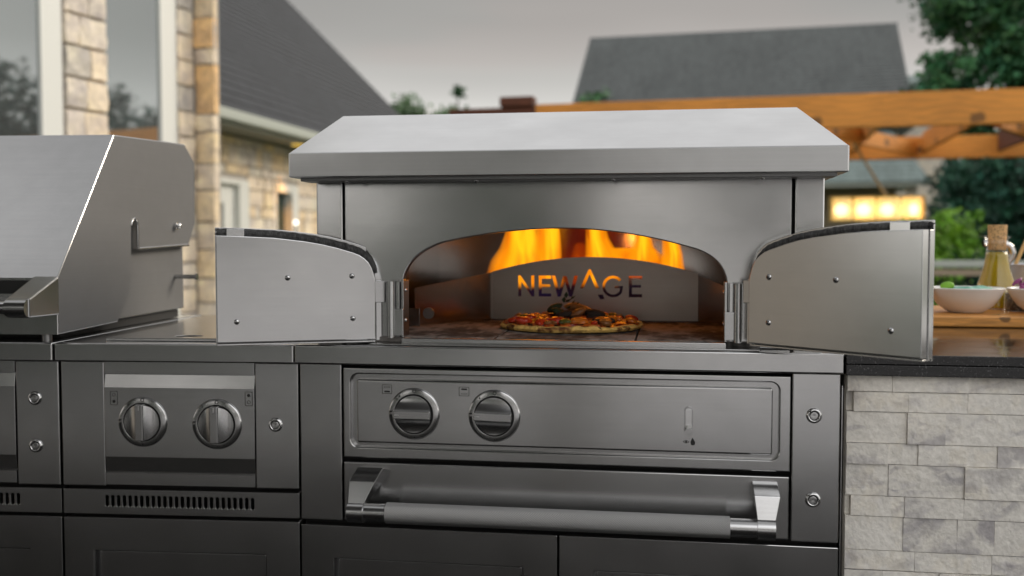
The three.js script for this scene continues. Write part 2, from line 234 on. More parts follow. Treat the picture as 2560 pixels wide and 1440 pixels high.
// ---------------------------------------------------------------- stone house on the left: tall-window wall in front, low wing behind
{
  const house = thing('stone_house', 'tan stone house on the left with tall white windows and a grey shingled wing', 'house', [-3.27, 0, -4.04]);
  delete house.userData.off;
  const nw = part('front_wall', house); nw.rotation.y = THREE.MathUtils.degToRad(77.526);
  const H = 4.6;
  // mortar bed with the window openings left out (s along the wall, z outwards)
  const holes = [[-1.35, -0.15], [0.2, 0.84]], Y0 = 0.55, Y1 = 3.3, bed = [];
  let s0 = -6; for (const [a, b] of holes) { bed.push(box(s0, a, 0, H, -0.3, -0.03, 0)); bed.push(box(a, b, 0, Y0, -0.3, -0.03, 0), box(a, b, Y1, H, -0.3, -0.03, 0)); s0 = b; }
  bed.push(box(s0, 1.08, 0, H, -0.3, -0.03, 0)); mesh('mortar', bed, M.mortar, nw);
  mesh('house_core', [box(-6, 1.05, 0, H - 0.02, -3.2, -0.45, 0)], M.mortar, nw);
  const st = (a, b, y0, y1, m, j = 0.012, z = 0.0) => mesh('stone', stoneGeo(a + 0.003, b - 0.003, y0 + 0.006, y1 - 0.004, -0.06, z + rr(-0.005, 0.005), j, 4, 3, 0.0045), M.stone[m], nw);
  const pick = () => [0, 0, 1, 2, 0, 1, 5][Math.floor(rnd() * 7)];
  for (let y = 0.0, k = 0; y < 3.9; y += 0.1865, k++) { // between the windows
    const y0 = y + 0.005, y1 = y + 0.1865;
    const m = [0.03, 0.06, -0.02, 0.05, 0.01][k % 5]; st(-0.135, m, y0, y1, pick()); st(m, 0.2, y0, y1, pick());
    if (y > 1) { st(-1.62 + m, -1.35, y0, y1, pick()); st(-1.95, -1.62 + m, y0, y1, pick()); }
  }
  for (let y = 0.08; y < 3.9; y += 0.172) st(0.84, 1.005, y, y + 0.172, pick());
  for (const [a, b] of [[-1.35, -0.15], [0.2, 0.84]]) {
    const w = part('tall_window', nw);
    const inner = [a + 0.02, b - 0.155];
    mesh('casing', [box(a, inner[0], Y0, Y1, -0.14, -0.036, 0.002), box(inner[1], b, Y0, Y1, -0.14, -0.012, 0.004), box(inner[0], inner[1], Y0, Y0 + 0.14, -0.14, -0.014, 0.004), box(inner[0], inner[1], Y1 - 0.14, Y1, -0.14, -0.014, 0.004), box(a - 0.03, b + 0.03, Y0 - 0.08, Y0, -0.14, 0.05, 0.004)], M.whiteTrim, w);
    mesh('pane', box(inner[0] - 0.01, inner[1] + 0.01, Y0 + 0.13, Y1 - 0.13, -0.05, -0.03, 0), M.pane, w);
  }
  // projecting corner of big warm stones; its near side looks at the camera
  const pl = part('corner_pier', nw); mesh('mortar', box(1.03, 1.085, 0, H, -0.28, 0.145, 0), M.mortar, pl);
  const ys = [0, 0.22, 0.40, 0.66, 0.83, 1.03, 1.22, 1.44, 1.62, 1.84, 1.96, 2.30, 2.41, 2.62, 2.9, 3.1, 3.4, 3.7, 4.0, 4.3, 4.6], tone = [1, 3, 0, 1, 3, 1, 3, 1, 3, 1, 4, 1, 4, 3, 1, 0, 3, 1, 3, 1];
  for (let i = 0; i + 1 < ys.length; i++) {
    const g = stoneGeo(0.0, 0.16, ys[i] + 0.003, ys[i + 1] - 0.003, -0.03, 0.02 + rr(-0.006, 0.008), 0.014, 4, 4, 0.006).rotateY(-Math.PI / 2); // faces -s
    mesh('stone', g.translate(1.035, 0, -0.008 + rr(-0.006, 0.004)), M.stone[tone[i]], pl);
  }
  mesh('eave', [box(-6.4, 1.7, H, H + 0.2, -3.6, 0.55, 0.01)], M.gutter, nw);
  mesh('upper_roof', hull([[-6.4, H + 0.2, 0.55], [1.7, H + 0.2, 0.55], [-6.4, H + 0.2, -3.6], [1.7, H + 0.2, -3.6], [-5, H + 2.2, -1.5], [0.4, H + 2.2, -1.5]]), M.shingle, nw);

  // wing
  const wg = part('wing', house); wg.rotation.y = THREE.MathUtils.degToRad(87.6); wg.position.set(-4.26 + 3.27, 0, -8.0 + 4.04);
  const ZW = -0.5, wins = [[0.55, 1.66, 0.5, 1.8], [2.42, 3.1, 0.75, 1.82]], parts = [];
  s0 = -2.6; for (const [a, b, y0, y1] of wins) { parts.push(box(s0, a, 0, 2.35, ZW - 0.3, ZW - 0.03, 0), box(a, b, 0, y0, ZW - 0.3, ZW - 0.03, 0), box(a, b, y1, 2.35, ZW - 0.3, ZW - 0.03, 0)); s0 = b; }
  parts.push(box(s0, 9.2, 0, 2.35, ZW - 0.3, ZW - 0.03, 0), box(-2.6, 9.2, 0, 2.4, ZW - 7, ZW - 0.42, 0)); mesh('mortar', parts, M.mortar, wg);
  for (let y = 0.55, k = 0; y < 2.28; k++) {
    const h = [0.13, 0.2, 0.16, 0.11, 0.22][k % 5], y1 = Math.min(y + h, 2.29);
    for (let s = 0.35 + 0.08 * (k % 3); s < 4.7;) {
      let e = s + rr(0.14, 0.42);
      const cut = wins.find(([a, b, p, q]) => y1 > p + 0.005 && y < q - 0.005 && s < b && e > a);
      if (cut) { if (s >= cut[0] - 0.04) { s = cut[1]; continue; } e = cut[0]; }
      mesh('stone', stoneGeo(s + 0.004, e - 0.004, y + 0.004, y1 - 0.004, ZW - 0.05, ZW + rr(-0.008, 0.012), 0.016, 2, 2, 0.007), M.stone[[1, 3, 0, 5, 2, 1, 0, 3, 3, 1][Math.floor(rnd() * 10)]], wg); s = e;
    }
    y = y1;
  }
  for (const [i, [a, b, y0, y1]] of wins.entries()) {
    const w = part('wing_window', wg), c = i ? 0.2 : 0.24, tp = i ? 0.11 : 0.06;
    mesh('casing', [box(a, a + 0.08, y0, y1, ZW - 0.12, ZW - 0.02, 0.004), box(b - c, b, y0, y1, ZW - 0.12, ZW + 0.01, 0.004), box(a + 0.08, b - c, y1 - tp, y1, ZW - 0.12, ZW + 0.008, 0.004), box(a + 0.08, b - c, y0, y0 + 0.08, ZW - 0.12, ZW + 0.008, 0.004)], M.whiteTrim, w);
    if (!i) mesh('sash', [box(b - c - 0.26, b - c - 0.002, y0 + 0.08, y1 - tp, ZW - 0.1, ZW - 0.06, 0.004), box(b - c - 0.6, b - c - 0.262, y1 - tp - 0.22, y1 - tp - 0.002, ZW - 0.1, ZW - 0.06, 0.004)], M.whiteTrim, w);
    mesh('pane', box(a + 0.07, b - c + 0.01, y0 + 0.07, y1 - tp + 0.01, ZW - 0.115, ZW - 0.105, 0), std([0.02, 0.045, 0.04], 0.08), w);
  }
  const rf = part('roof', wg); const L0 = -2.9, L1 = 9.4, run = 3.75, sl = 1.0;
  mesh('roof_deck', [hull([[L0, 2.40, -0.03], [L1, 2.40, -0.03], [L0, 2.40 + run * sl, -run], [L1, 2.40 + run * sl, -run], [L0, 2.40, -2 * run], [L1, 2.40, -2 * run]])], M.shingle, rf);
  for (let t = 0.02, k = 0; t < run - 0.05; t += 0.125, k++) {
    const g = new THREE.BoxGeometry(L1 - L0 + 0.06, 0.014, 0.21).rotateX(Math.PI / 4 - 0.06).translate((L0 + L1) / 2 + 0.03, 2.44 + t * sl + 0.05, -t - 0.05);
    mesh('shingle_course', g, M.shingle, rf);
  }
  mesh('gutter', [box(L0, L1, 2.32, 2.43, -0.02, 0.07, 0.015, 2), box(L0, L1, 2.29, 2.40, -0.05, -0.024, 0)], M.gutter, wg);
  mesh('soffit', box(L0, L1, 2.30, 2.33, ZW - 0.02, -0.052, 0), M.soffit, wg);
  const lampMat = std([0.8, 0.55, 0.15], 0.6, { emissive: new THREE.Color().setRGB(1, 0.62, 0.07), emissiveIntensity: 0.95 });
  const lp = part('soffit_lamp', wg, 'glowing yellow recessed soffit lamp'); mesh('lamp_face', cyl(0.085, 0.014, 'y', 2.42, 2.292, -0.2, 20), lampMat, lp); mesh('trim_ring', new THREE.TorusGeometry(0.092, 0.012, 8, 24).rotateX(Math.PI / 2).translate(2.42, 2.296, -0.2), M.whiteTrim, lp);
  house.updateMatrixWorld(true);
  const p = wg.localToWorld(new THREE.Vector3(2.42, 2.27, -0.2)), q = wg.localToWorld(new THREE.Vector3(2.66, 1.5, -0.5));
  const sp = new THREE.SpotLight(0xffa928, 5, 0, 0.34, 0.8); sp.position.copy(p); sp.target.position.copy(q); sp.castShadow = true; sp.shadow.radius = 4; scene.add(sp, sp.target);
}
{ // added glowing globe standing in for a bright glint at the wing's narrow window
  const t = thing('glint_globe', 'small white glowing globe on a thin stake added for a bright glint at the narrow wing window', 'lamp', [-3.85, 0, -8.99]);
  mesh('stake', bar([-3.85, 0, -8.99], [-3.85, 1.27, -8.99], 0.008), M.black, t);
  mesh('globe', new THREE.SphereGeometry(0.026, 16, 12).translate(-3.85, 1.295, -8.99), std([0.9, 0.9, 0.85], 0.5, { emissive: new THREE.Color().setRGB(1, 0.93, 0.8), emissiveIntensity: 1.6 }), t);
  const l = new THREE.PointLight(0xffe8c0, 0.06); l.position.set(-3.85, 1.295, -8.99); l.castShadow = true; scene.add(l);
}

// ---------------------------------------------------------------- big roof beyond the pergola
{
  const h = thing('far_house', 'distant house with a broad grey shingle roof above the pergola', 'house', [1.92, 0, -24.43], null, THREE.MathUtils.degToRad(-5.2));
  const y = 6.33, L = 3.72, run = 3.5, s = 0.8;
  mesh('wall', box(-L + 0.3, L - 0.3, 0, y - run * s + 0.25, -run + 0.4, run - 0.4, 0), M.stone[2], h);
  const rf = part('roof', h); mesh('roof_deck', hull([[-L, y - 0.04, 0], [L, y - 0.04, 0], [-L, y - run * s - 0.04, run], [L, y - run * s - 0.04, run], [-L, y - run * s - 0.04, -run], [L, y - run * s - 0.04, -run]]), M.shingle2, rf);
  for (let t = 0.04; t < run; t += 0.125) mesh('shingle_course', new THREE.BoxGeometry(2 * L + 0.06, 0.024, 0.2).rotateX(Math.atan(s) - 0.07).translate(0, y - t * s + 0.02, t + 0.02), M.shingle2, rf);
  mesh('ridge_cap', new THREE.CylinderGeometry(0.05, 0.05, 2 * L + 0.08, 8).rotateZ(Math.PI / 2).translate(0, y + 0.005, 0), M.shingle2, rf);
  mesh('side_roof', hull([[L - 0.2, 5.35, -1.6], [L + 0.95, 5.35, -1.6], [L - 0.2, 4.2, 0.6], [L + 1.3, 4.2, 0.6], [L - 0.2, 4.1, -2.6], [L + 1.3, 4.1, -2.6]]), M.shingle3, rf);
  mesh('side_wall', box(L - 0.28, L + 1.1, 0, 4.16, -2.4, 0.4, 0), M.stone[2], h);
}
{ // low pavilion under the pergola
  const h = thing('garden_pavilion', 'low pavilion with a pale grey-green roof behind the lit pendant lamp', 'pavilion', [3.2, 0, -19.6], null, THREE.MathUtils.degToRad(-5.2));
  const W0 = -2.6, W1 = 2.08, y0 = 2.27, z0 = 0.25;
  const rf = part('roof', h); mesh('roof_deck', hull([[W0, y0, z0], [W1 + 0.06, y0, z0], [W0, y0 + 1.6, z0 - 2.2], [W1 - 0.75, y0 + 1.6, z0 - 2.2], [W0, y0, z0 - 4.4], [W1 + 0.06, y0, z0 - 4.4]]), M.shingle3, rf);
  for (let k = 0; k < 13; k++) { const t = 0.02 + k * 0.13; mesh('shingle_course', new THREE.BoxGeometry(W1 - W0 - t * 0.36, 0.02, 0.2).rotateX(Math.atan(0.727) - 0.05).translate((W0 + W1) / 2 - t * 0.18, y0 + t * 0.727 + 0.04, z0 - t), M.shingle3, rf); }
  mesh('fascia', box(W0, W1 + 0.05, y0 - 0.09, y0 - 0.005, z0 - 0.06, z0 + 0.03, 0.008), M.gutter, h);
  mesh('wall', box(W0 + 0.2, W1 - 0.5, 0, y0 + 0.2, -1.9, -0.6, 0), stoneM(0.60, 0.55, 0.46, 501), h);
  for (const x of [W1 - 0.28, W0 + 0.3]) mesh('post', box(x - 0.09, x + 0.09, 0, y0 - 0.092, -0.1, 0.08, 0.01), M.stone[2], h);
}
// ---------------------------------------------------------------- pergola
{
  const p = thing('pergola', 'orange cedar pergola on the right with beams and rafters', 'pergola', [-1.77, 0, -7.83], null, THREE.MathUtils.degToRad(-5.2));
  mesh('beam', box(0.74, 7.4, 2.065, 2.352, -0.045, 0.045, 0.006), M.cedar, p);
  mesh('beam', box(-0.1, 0.72, 2.06, 2.335, -0.06, 0.03, 0.006), M.cedarDark, p, 'redder short end of the front beam');
  mesh('beam', box(-0.1, 7.4, 2.02, 2.27, -3.05, -2.95, 0.006), M.cedar, p);
  mesh('post_cap', [box(0.4, 0.72, 2.34, 2.43, -0.1, 0.06, 0.01)], M.cedarDark, p);
  for (let x = 0.62, k = 0; x < 7.3; x += 0.78, k++) mesh('rafter', box(x, x + 0.05, 2.09, 2.31, -2.94, -0.05, 0.005), k % 3 ? M.cedar : M.cedarDark, p);
  for (let x = 3.1, k = 0; x < 7.2; x += 1.56, k++) { const d = hull([[x, 2.05, -0.08], [x + 0.06, 2.05, -0.08], [x, 2.2, -0.08], [x + 0.06, 2.2, -0.08], [x + 1.3, 2.05, -2.9], [x + 1.36, 2.05, -2.9], [x + 1.3, 2.2, -2.9], [x + 1.36, 2.2, -2.9]]); mesh('brace', d, M.cedar, p); }
  for (const [x, z] of [[0.4, -0.01], [7.1, -0.01], [0.4, -3], [7.1, -3]]) mesh('post', box(x - 0.075, x + 0.075, 0, z < -1 ? 2.02 : 2.06, z - 0.075, z + 0.075, 0.008), M.cedar, p);
}
{ // lit pendant
  const px = 2.33, py = 1.42, pz = -9.2, t = thing('pendant_lamp', 'long pendant lamp with glowing glass shades hanging under the pergola', 'pendant lamp', [px, py - 0.12, pz], null, THREE.MathUtils.degToRad(-6));
  const X = [-0.375, -0.155, 0.075, 0.295], wd = [0.2, 0.215, 0.225, 0.2];
  const fr = std([0.5, 0.36, 0.12], 0.4, { metalness: 0.7 });
  mesh('frame', [box(-0.5, 0.42, 0.232, 0.25, -0.06, 0.06, 0.003), box(-0.5, 0.42, -0.005, 0.012, -0.06, 0.06, 0.003), box(0.405, 0.42, 0.01, 0.234, -0.06, 0.06, 0.002), box(-0.5, -0.485, 0.01, 0.234, -0.06, 0.06, 0.002)], fr, t);
  X.forEach((x, i) => {
    const sh = mesh('shade', lathe([[wd[i] * 0.46, 0.013], [wd[i] * 0.485, 0.03], [wd[i] * 0.487, 0.13], [wd[i] * 0.485, 0.215], [wd[i] * 0.46, 0.231]], 24).translate(x, 0, 0), new THREE.MeshPhysicalMaterial({ color: new THREE.Color().setRGB(0.95, 0.85, 0.6), roughness: 0.35, transmission: 0.6, thickness: 0, side: THREE.DoubleSide, emissive: new THREE.Color().setRGB(1, 0.62, 0.16), emissiveIntensity: 0.42 }), t);
    mesh('bulb', new THREE.SphereGeometry(0.066, 14, 10).scale(i === 3 ? 0.7 : 1, 1, 1).translate(x + (i === 3 ? 0.02 : -0.01), 0.112, 0), std([1, 0.95, 0.85], 0.5, { emissive: new THREE.Color().setRGB(1, 0.9, 0.66), emissiveIntensity: 2.2 }), sh);
  });
  t.updateMatrixWorld(true);
  const bulb = new THREE.PointLight(0xffc873, 0.05); bulb.position.copy(t.localToWorld(new THREE.Vector3(-0.115, 0.115, 0))); bulb.castShadow = true; scene.add(bulb);
  const bulb2 = bulb.clone(); bulb2.position.copy(t.localToWorld(new THREE.Vector3(0.31, 0.115, 0))); scene.add(bulb2);
  mesh('cable', [bar([0.05, 0.25, 0], [-0.29, 0.82, 0.05], 0.014), bar([0.05, 0.25, 0], [0.0, 0.33, 0], 0.02)], std([0.3, 0.2, 0.08], 0.6), t);
}
{ // garden fence
  const f = thing('garden_fence', 'dark picket fence with two pale rails behind the oil bottle', 'fence', [3.2, 0, -6.15]);
  for (const [y0, y1, z, m] of [[0.9, 0.95, -6.12, M.gutter], [0.838, 0.886, -6.14, M.fenceWood], [0.2, 0.25, -6.15, M.black]]) mesh('rail', box(1.2, 5.4, y0, y1, z - 0.018, z + 0.018, 0.004), m, f);
  for (let x = 1.25, k = 0; x < 5.4; x += 0.1, k++) mesh(k % 14 ? 'picket' : 'post', box(x - (k % 14 ? 0.008 : 0.03), x + (k % 14 ? 0.008 : 0.03), 0, k % 14 ? 0.85 : 0.93, -6.2 - (k % 14 ? 0 : 0.03), -6.18, 0.003), M.black, f);
}
// ---------------------------------------------------------------- planting
tree('leafy_bush', 'bright lime green bush beside the pendant lamp in front of the fence', 'bush', [2.0, 0, -6.85], [[0.1, 0.85, 0, 0.45, 0.42, 0.4], [0.36, 1.06, 0.05, 0.3, 0.33, 0.3], [-0.35, 0.9, 0, 0.3, 0.3, 0.3], [0.0, 0.4, 0, 0.6, 0.4, 0.5]], 11000, 0.05, [0.15, 0.33, 0.015], { bush: 1, top: 0.9, clump: 0.22 });
tree('broadleaf_tree', 'tall dark broadleaf tree with sky showing through at the upper right corner', 'tree', [5.4, 0, -14.6], [[-0.8, 4.75, 0, 0.8, 0.7, 0.8], [-0.95, 3.45, 0, 0.62, 0.6, 0.6], [0.1, 4.1, 0.1, 0.85, 0.8, 0.8], [0.9, 3.6, 0, 1.0, 1.1, 0.9], [0.6, 5.3, 0, 1.4, 0.8, 1.2], [-0.4, 2.9, 0, 0.8, 0.5, 0.7]], 27000, 0.12, [0.04, 0.15, 0.05], { top: 3.4, r: 0.16, clump: 0.24, k: 0.35 });
for (const [x, z, h, r, c, l] of [[4.62, -13.4, 2.15, 0.72, [0.016, 0.095, 0.055], 'dark bluish green evergreen right behind the fence, nearest the bright bush'], [5.5, -13.2, 2.3, 0.85, [0.01, 0.065, 0.04], 'nearly black evergreen behind the bottle at the right edge'], [5.25, -15.6, 2.7, 0.9, [0.014, 0.09, 0.05], 'taller dark evergreen standing further back under the pergola beams']])
  tree('dark_evergreen', l, 'tree', [x, 0, z], [[0, h * 0.3, 0, r * 1.1, h * 0.34, r], [0.1, h * 0.6, 0, r, h * 0.32, r * 0.9], [-0.1, h * 0.88, 0, r * 0.7, h * 0.25, r * 0.7]], 9000, 0.1, c, { top: h * 0.8, r: 0.09, clump: 0.3 });
{ const h = thing('clipped_hedge', 'long dark hedge closing the garden behind the fence', 'hedge', [9, 0, -16.8]);
  mesh('stem', [...Array(14)].map((_, i) => bar([5.1 + i * 0.6, 0, -16.8], [5.1 + i * 0.6 + rr(-0.2, 0.2), 1.5, -16.8 + rr(-0.2, 0.2)], 0.03, 5)), M.bark, h);
  mesh('foliage', leafCloud(15000, [...Array(10)].map((_, i) => [5.3 + i * 0.95, 1.25 + rr(-0.1, 0.1), -16.8, 0.75, 1.35 + rr(-0.1, 0.15), 0.6]), 0.13, [0.015, 0.045, 0.028]), M.leaf, h); }
tree('distant_tree', 'broad green tree far off between the house roof and the pergola', 'tree', [-9.9, 0, -37.6], [[0.1, 5.7, 0, 1.5, 1.3, 1.3], [-1.0, 5.2, 0, 1.3, 1.2, 1.2], [1.2, 5.1, 0, 0.9, 1.0, 0.9], [0.4, 4, 0, 1.7, 1.4, 1.4]], 5200, 0.28, [0.075, 0.14, 0.06], { top: 4.5, r: 0.2, clump: 0.3 });
tree('distant_tree', 'smaller pointed far-off green tree just left of the pergola end', 'tree', [-8.05, 0, -37.2], [[0, 5.3, 0, 0.8, 1.2, 0.75], [0.1, 6.6, 0, 0.34, 0.75, 0.34], [0, 3.6, 0, 1, 1, 1]], 2400, 0.24, [0.065, 0.14, 0.06], { top: 5, r: 0.15, clump: 0.3 });
tree('distant_tree', 'small green treetop peeking over the pergola left of the big roof', 'tree', [-1.55, 0, -22.4], [[0, 4.25, 0, 0.4, 0.45, 0.4], [-0.1, 3.5, 0, 0.5, 0.6, 0.5]], 900, 0.14, [0.05, 0.16, 0.06], { top: 3.9, r: 0.07, clump: 0.3 });
// trees out of the frame on the right: what the tall windows mirror
for (const [x, z, h, r, l] of [[7.0, -9.6, 4.3, 1.5, 'rounded garden tree out on the right mirrored in the tall windows'], [7.8, -12.4, 3.9, 1.8, 'larger garden tree further out on the right mirrored in the tall windows'], [9.8, -9.4, 5.6, 1.6, 'broad garden tree nearest the patio on the far right'], [10.5, -14.0, 4.4, 1.9, 'tallest garden tree on the far right']])
  tree('garden_tree', l, 'tree', [x, 0, z], [[0, h * 0.45, 0, r, h * 0.3, r], [0.3, h * 0.75, 0.1, r * 0.8, h * 0.26, r * 0.8], [-0.5, h * 0.62, 0, r * 0.7, h * 0.24, r * 0.7], [0, h * 0.2, 0, r * 0.9, h * 0.2, r * 0.9]], 6500, 0.15, [0.025, 0.06, 0.045], { top: h * 0.7, r: 0.12, clump: 0.28 });
{ const h = thing('added_hedge', 'dark hedge added behind the viewer on the left to darken the steel fronts', 'hedge', [-4.4, 0, 4.9]);  // unseen hedge, added so the left steel reflects something dark
  mesh('stem', [...Array(10)].map((_, i) => bar([-7.2 + i * 0.62, 0, 4.9], [-7.2 + i * 0.62 + rr(-0.1, 0.1), 0.9, 4.9 + rr(-0.1, 0.1)], 0.02, 5)), M.bark, h);
  mesh('foliage', leafCloud(9000, [...Array(9)].map((_, i) => [-7.2 + i * 0.72, 0.68, 4.9, 0.5, 0.68, 0.42]), 0.1, [0.02, 0.045, 0.02]), M.leaf, h); }
for (const [x, z, h, r, l] of [[-5.2, 6.5, 4.6, 1.5, 'added dense dark tree behind the viewer on the left, nearest the tall-window wall'], [-8.6, 9.5, 6.2, 2.1, 'added big dark tree behind the viewer, furthest left'], [-2.2, 10.4, 5.2, 1.5, 'added dark tree behind the viewer beside the pale house']])
  tree('added_dark_tree', l, 'tree', [x, 0, z], [[0, h * 0.45, 0, r, h * 0.3, r], [0.3, h * 0.75, 0.1, r * 0.8, h * 0.26, r * 0.8], [-0.5, h * 0.62, 0, r * 0.7, h * 0.24, r * 0.7], [0, h * 0.22, 0, r * 0.9, h * 0.22, r * 0.9]], 5000, 0.18, [0.03, 0.06, 0.035], { top: h * 0.7, r: 0.14, clump: 0.28 });  // unseen trees, added to darken reflections in the left steel
{ // unseen porch added behind the viewer, open on the right: its dark ceiling hides the high sky from the steel fronts
  const h = thing('added_porch', 'dark grey porch roof on posts added behind the viewer to keep the high sky off the steel', 'porch', [-2.2, 0, 3.0]);
  const wd = M.addedPorchGrey;
  for (let i = 0; i < 24; i++) mesh('ceiling_board', box(-7.4 + i * 0.3, -7.106 + i * 0.3, 2.7, 2.72, 0.98, 4.9, 0.003), wd, h);
  mesh('roof', hull([[-7.7, 2.86, 0.75], [0.15, 2.86, 0.75], [-7.7, 2.86, 5.2], [0.15, 2.86, 5.2], [-6.5, 3.7, 3.0], [-1.0, 3.7, 3.0], [-7.7, 2.84, 0.75], [0.15, 2.84, 0.75], [-7.7, 2.84, 5.2], [0.15, 2.84, 5.2]]), M.shingle, h);
  for (const z of [0.92, 4.92]) mesh('beam', box(-7.4, -0.1, 2.52, 2.83, z - 0.06, z + 0.06, 0.006), wd, h);
  for (const x of [-7.2, -4.9, -2.6, -0.25]) mesh('post', box(x - 0.075, x + 0.075, 0, 2.52, 4.845, 4.995, 0.006), wd, h);
  for (const x of [-7.2, -0.25]) mesh('post', box(x - 0.075, x + 0.075, 0, 2.52, 2.6, 2.75, 0.006), wd, h);
}
{ // unseen pale house added behind the camera for the steel fronts to mirror
  const h = thing('added_house', 'pale grey house added across the patio for the steel fronts to mirror', 'house', [4, 0, 12.5]);
  mesh('wall', box(0, 13, 0, 3.1, 12.5, 16.5, 0), std([0.73, 0.74, 0.77], 0.9, { bumpMap: rough2, bumpScale: 0.01 }), h);
  mesh('roof', hull([[-0.5, 3.1, 12.0], [13.5, 3.1, 12.0], [-0.5, 3.1, 17], [13.5, 3.1, 17], [2, 4.6, 14.5], [11, 4.6, 14.5]]), M.shingle3, h);
  for (const x of [1.6, 4.8, 8.2, 11.4]) { const w = part('window', h); mesh('casing', [box(x - 0.75, x + 0.75, 0.8, 2.5, 12.44, 12.5, 0.005)], M.whiteTrim, w); mesh('pane', box(x - 0.65, x + 0.65, 0.9, 2.4, 12.425, 12.438, 0), std([0.02, 0.025, 0.03], 0.1), w); }
}

// ---------------------------------------------------------------- outdoor kitchen: shared pieces
function plateWithHoles(outer, holes, z0, z1, b = 0.001) { const s = outer; for (const h of holes) s.holes.push(h); return ext(s, z0, z1, b, 2, 8); }
const printShape = (s, x, y, z) => { const g = new THREE.ShapeGeometry(s, 16); return g.translate(x, y, z); };
function polarUV(g) { const p = g.attributes.position, uv = new Float32Array(p.count * 2); for (let i = 0; i < p.count; i++) { const x = p.getX(i), y = p.getY(i); uv[2 * i] = Math.atan2(y, x) * 0.04; uv[2 * i + 1] = Math.hypot(x, y); } g.setAttribute('uv', new THREE.BufferAttribute(uv, 2)); g.userData.keepUV = true; return g; }
const annulus = (r0, r1, a0 = 0, a1 = Math.PI * 2, n = 48) => { const s = new THREE.Shape(); s.absarc(0, 0, r1, a0, a1, false); s.absarc(0, 0, r0, a1, a0, true); return new THREE.ShapeGeometry(s, n); };
function controlKnob(parent, x, y, z, turn) { // turned bezel ring, dark gap, knob with a grip bar
  const k = part('control_knob', parent); k.position.add(new THREE.Vector3(x, y, z));
  const bz = lathe([[0.0312, 0.0005], [0.0314, 0.0036], [0.0319, 0.0046], [0.0385, 0.0034], [0.0405, 0.0022], [0.041, 0]], 72).rotateX(Math.PI / 2).toNonIndexed();
  mesh('bezel', polarUV(bz), M.turned, k);
  mesh('gap_ring', lathe([[0.0, 0.0012], [0.0313, 0.0012], [0.0313, 0.0004]], 48).rotateX(Math.PI / 2), M.black, k);
  // grip: a disc whose middle rises into a straight bar
  const R = 0.0292, NR = 40, NA = 144, P = [], I = [];
  const hgt = (u, v) => { const a = Math.abs(v), w = 0.0056; if (a < w) return 0.0146 - 0.0004 * (u / R) ** 2; const t = clamp((a - w) / (R - w)); return 0.0058 + 0.0086 * Math.pow(1 - t, 2.3) - 0.0012 * (u / R) ** 2; };
  for (let i = 0; i <= NR; i++) for (let j = 0; j <= NA; j++) { const r = R * Math.pow(i / NR, 0.8), a = j / NA * 2 * Math.PI; let u = r * Math.cos(a), v = r * Math.sin(a); P.push(u, v, hgt(u, v)); }
  for (let j = 0; j <= NA; j++) { const a = j / NA * 2 * Math.PI; P.push(R * Math.cos(a), R * Math.sin(a), 0.001); }
  for (let i = 0; i <= NR; i++) for (let j = 0; j < NA; j++) { const a = i * (NA + 1) + j, b = a + NA + 1; I.push(a, b, b + 1, a, b + 1, a + 1); }
  let g = new THREE.BufferGeometry(); g.setAttribute('position', new THREE.Float32BufferAttribute(P, 3)); g.setIndex(I); g = g.toNonIndexed(); g.computeVertexNormals();
  const bx = box(-0.0302, 0.0288, -0.0066, 0.0066, 0.003, 0.0164, 0.0014, 2);
  const grip = mesh('grip', [g.rotateZ(turn), bx.rotateZ(turn)], M.steelSmooth, k);
  const c = Math.cos(turn), s = Math.sin(turn), tick = box(-0.0285, -0.021, -0.0006, 0.0006, 0.0158, 0.0167, 0.0002).rotateZ(turn); mesh('pointer_mark', tick, M.printPale, k);
  const zz = 0.005, marks = [];
  marks.push(annulus(0.0022, 0.003, 0, 6.283, 20).translate(0.001, 0.0362, zz));
  marks.push(new THREE.ShapeGeometry(poly([[-0.0012, -0.0018], [0.0012, -0.0018], [0, 0.002]])).translate(-0.0225, 0.0285, zz));
  marks.push(new THREE.ShapeGeometry(poly([[-0.0021, -0.0012], [0.0021, -0.0012], [0.0021, 0.0012], [-0.0021, 0.0012]])).translate(-0.0368, 0.0035, zz));
  { const sh = []; for (let i = 0; i <= 20; i++) { const a = Math.PI + 0.03 + (1.42 * i) / 20; sh.push([0.0385 * Math.cos(a), 0.0385 * Math.sin(a)]); } for (let i = 20; i >= 0; i--) { const a = Math.PI + 0.03 + (1.42 * i) / 20, r = lerp(0.0352, 0.038, i / 20); sh.push([r * Math.cos(a), r * Math.sin(a)]); } marks.push(new THREE.ShapeGeometry(poly(sh)).translate(0, 0, zz)); }
  marks.push(new THREE.ShapeGeometry(poly([[-0.0014, -0.0008], [0.0014, -0.0008], [0, 0.002]])).translate(0.001, -0.0368, zz));
  for (const m of marks) mesh('printed_mark', m, M.print, k);
  return k;
}
function pushButton(parent, x, y, z, dot = true) {
  const b = part('push_button', parent); b.position.add(new THREE.Vector3(x, y, z));
  mesh('ring', polarUV(lathe([[0.0066, 0.0005], [0.0068, 0.003], [0.0085, 0.0036], [0.0107, 0.0026], [0.0115, 0]], 40).rotateX(Math.PI / 2).toNonIndexed()), M.polish, b);
  mesh('gap_ring', cyl(0.0069, 0.0018, 'z', 0, 0, 0.0006, 30), M.black, b);
  mesh('button', polarUV(lathe([[0, 0.0022], [0.005, 0.0026], [0.0058, 0.002], [0.006, 0.0005]], 32).rotateX(Math.PI / 2).toNonIndexed()), M.turned, b);
  if (dot) mesh('lamp_dot', cyl(0.0012, 0.0006, 'z', -0.006, 0.0066, 0.0034, 12), M.black, b);
  return b;
}
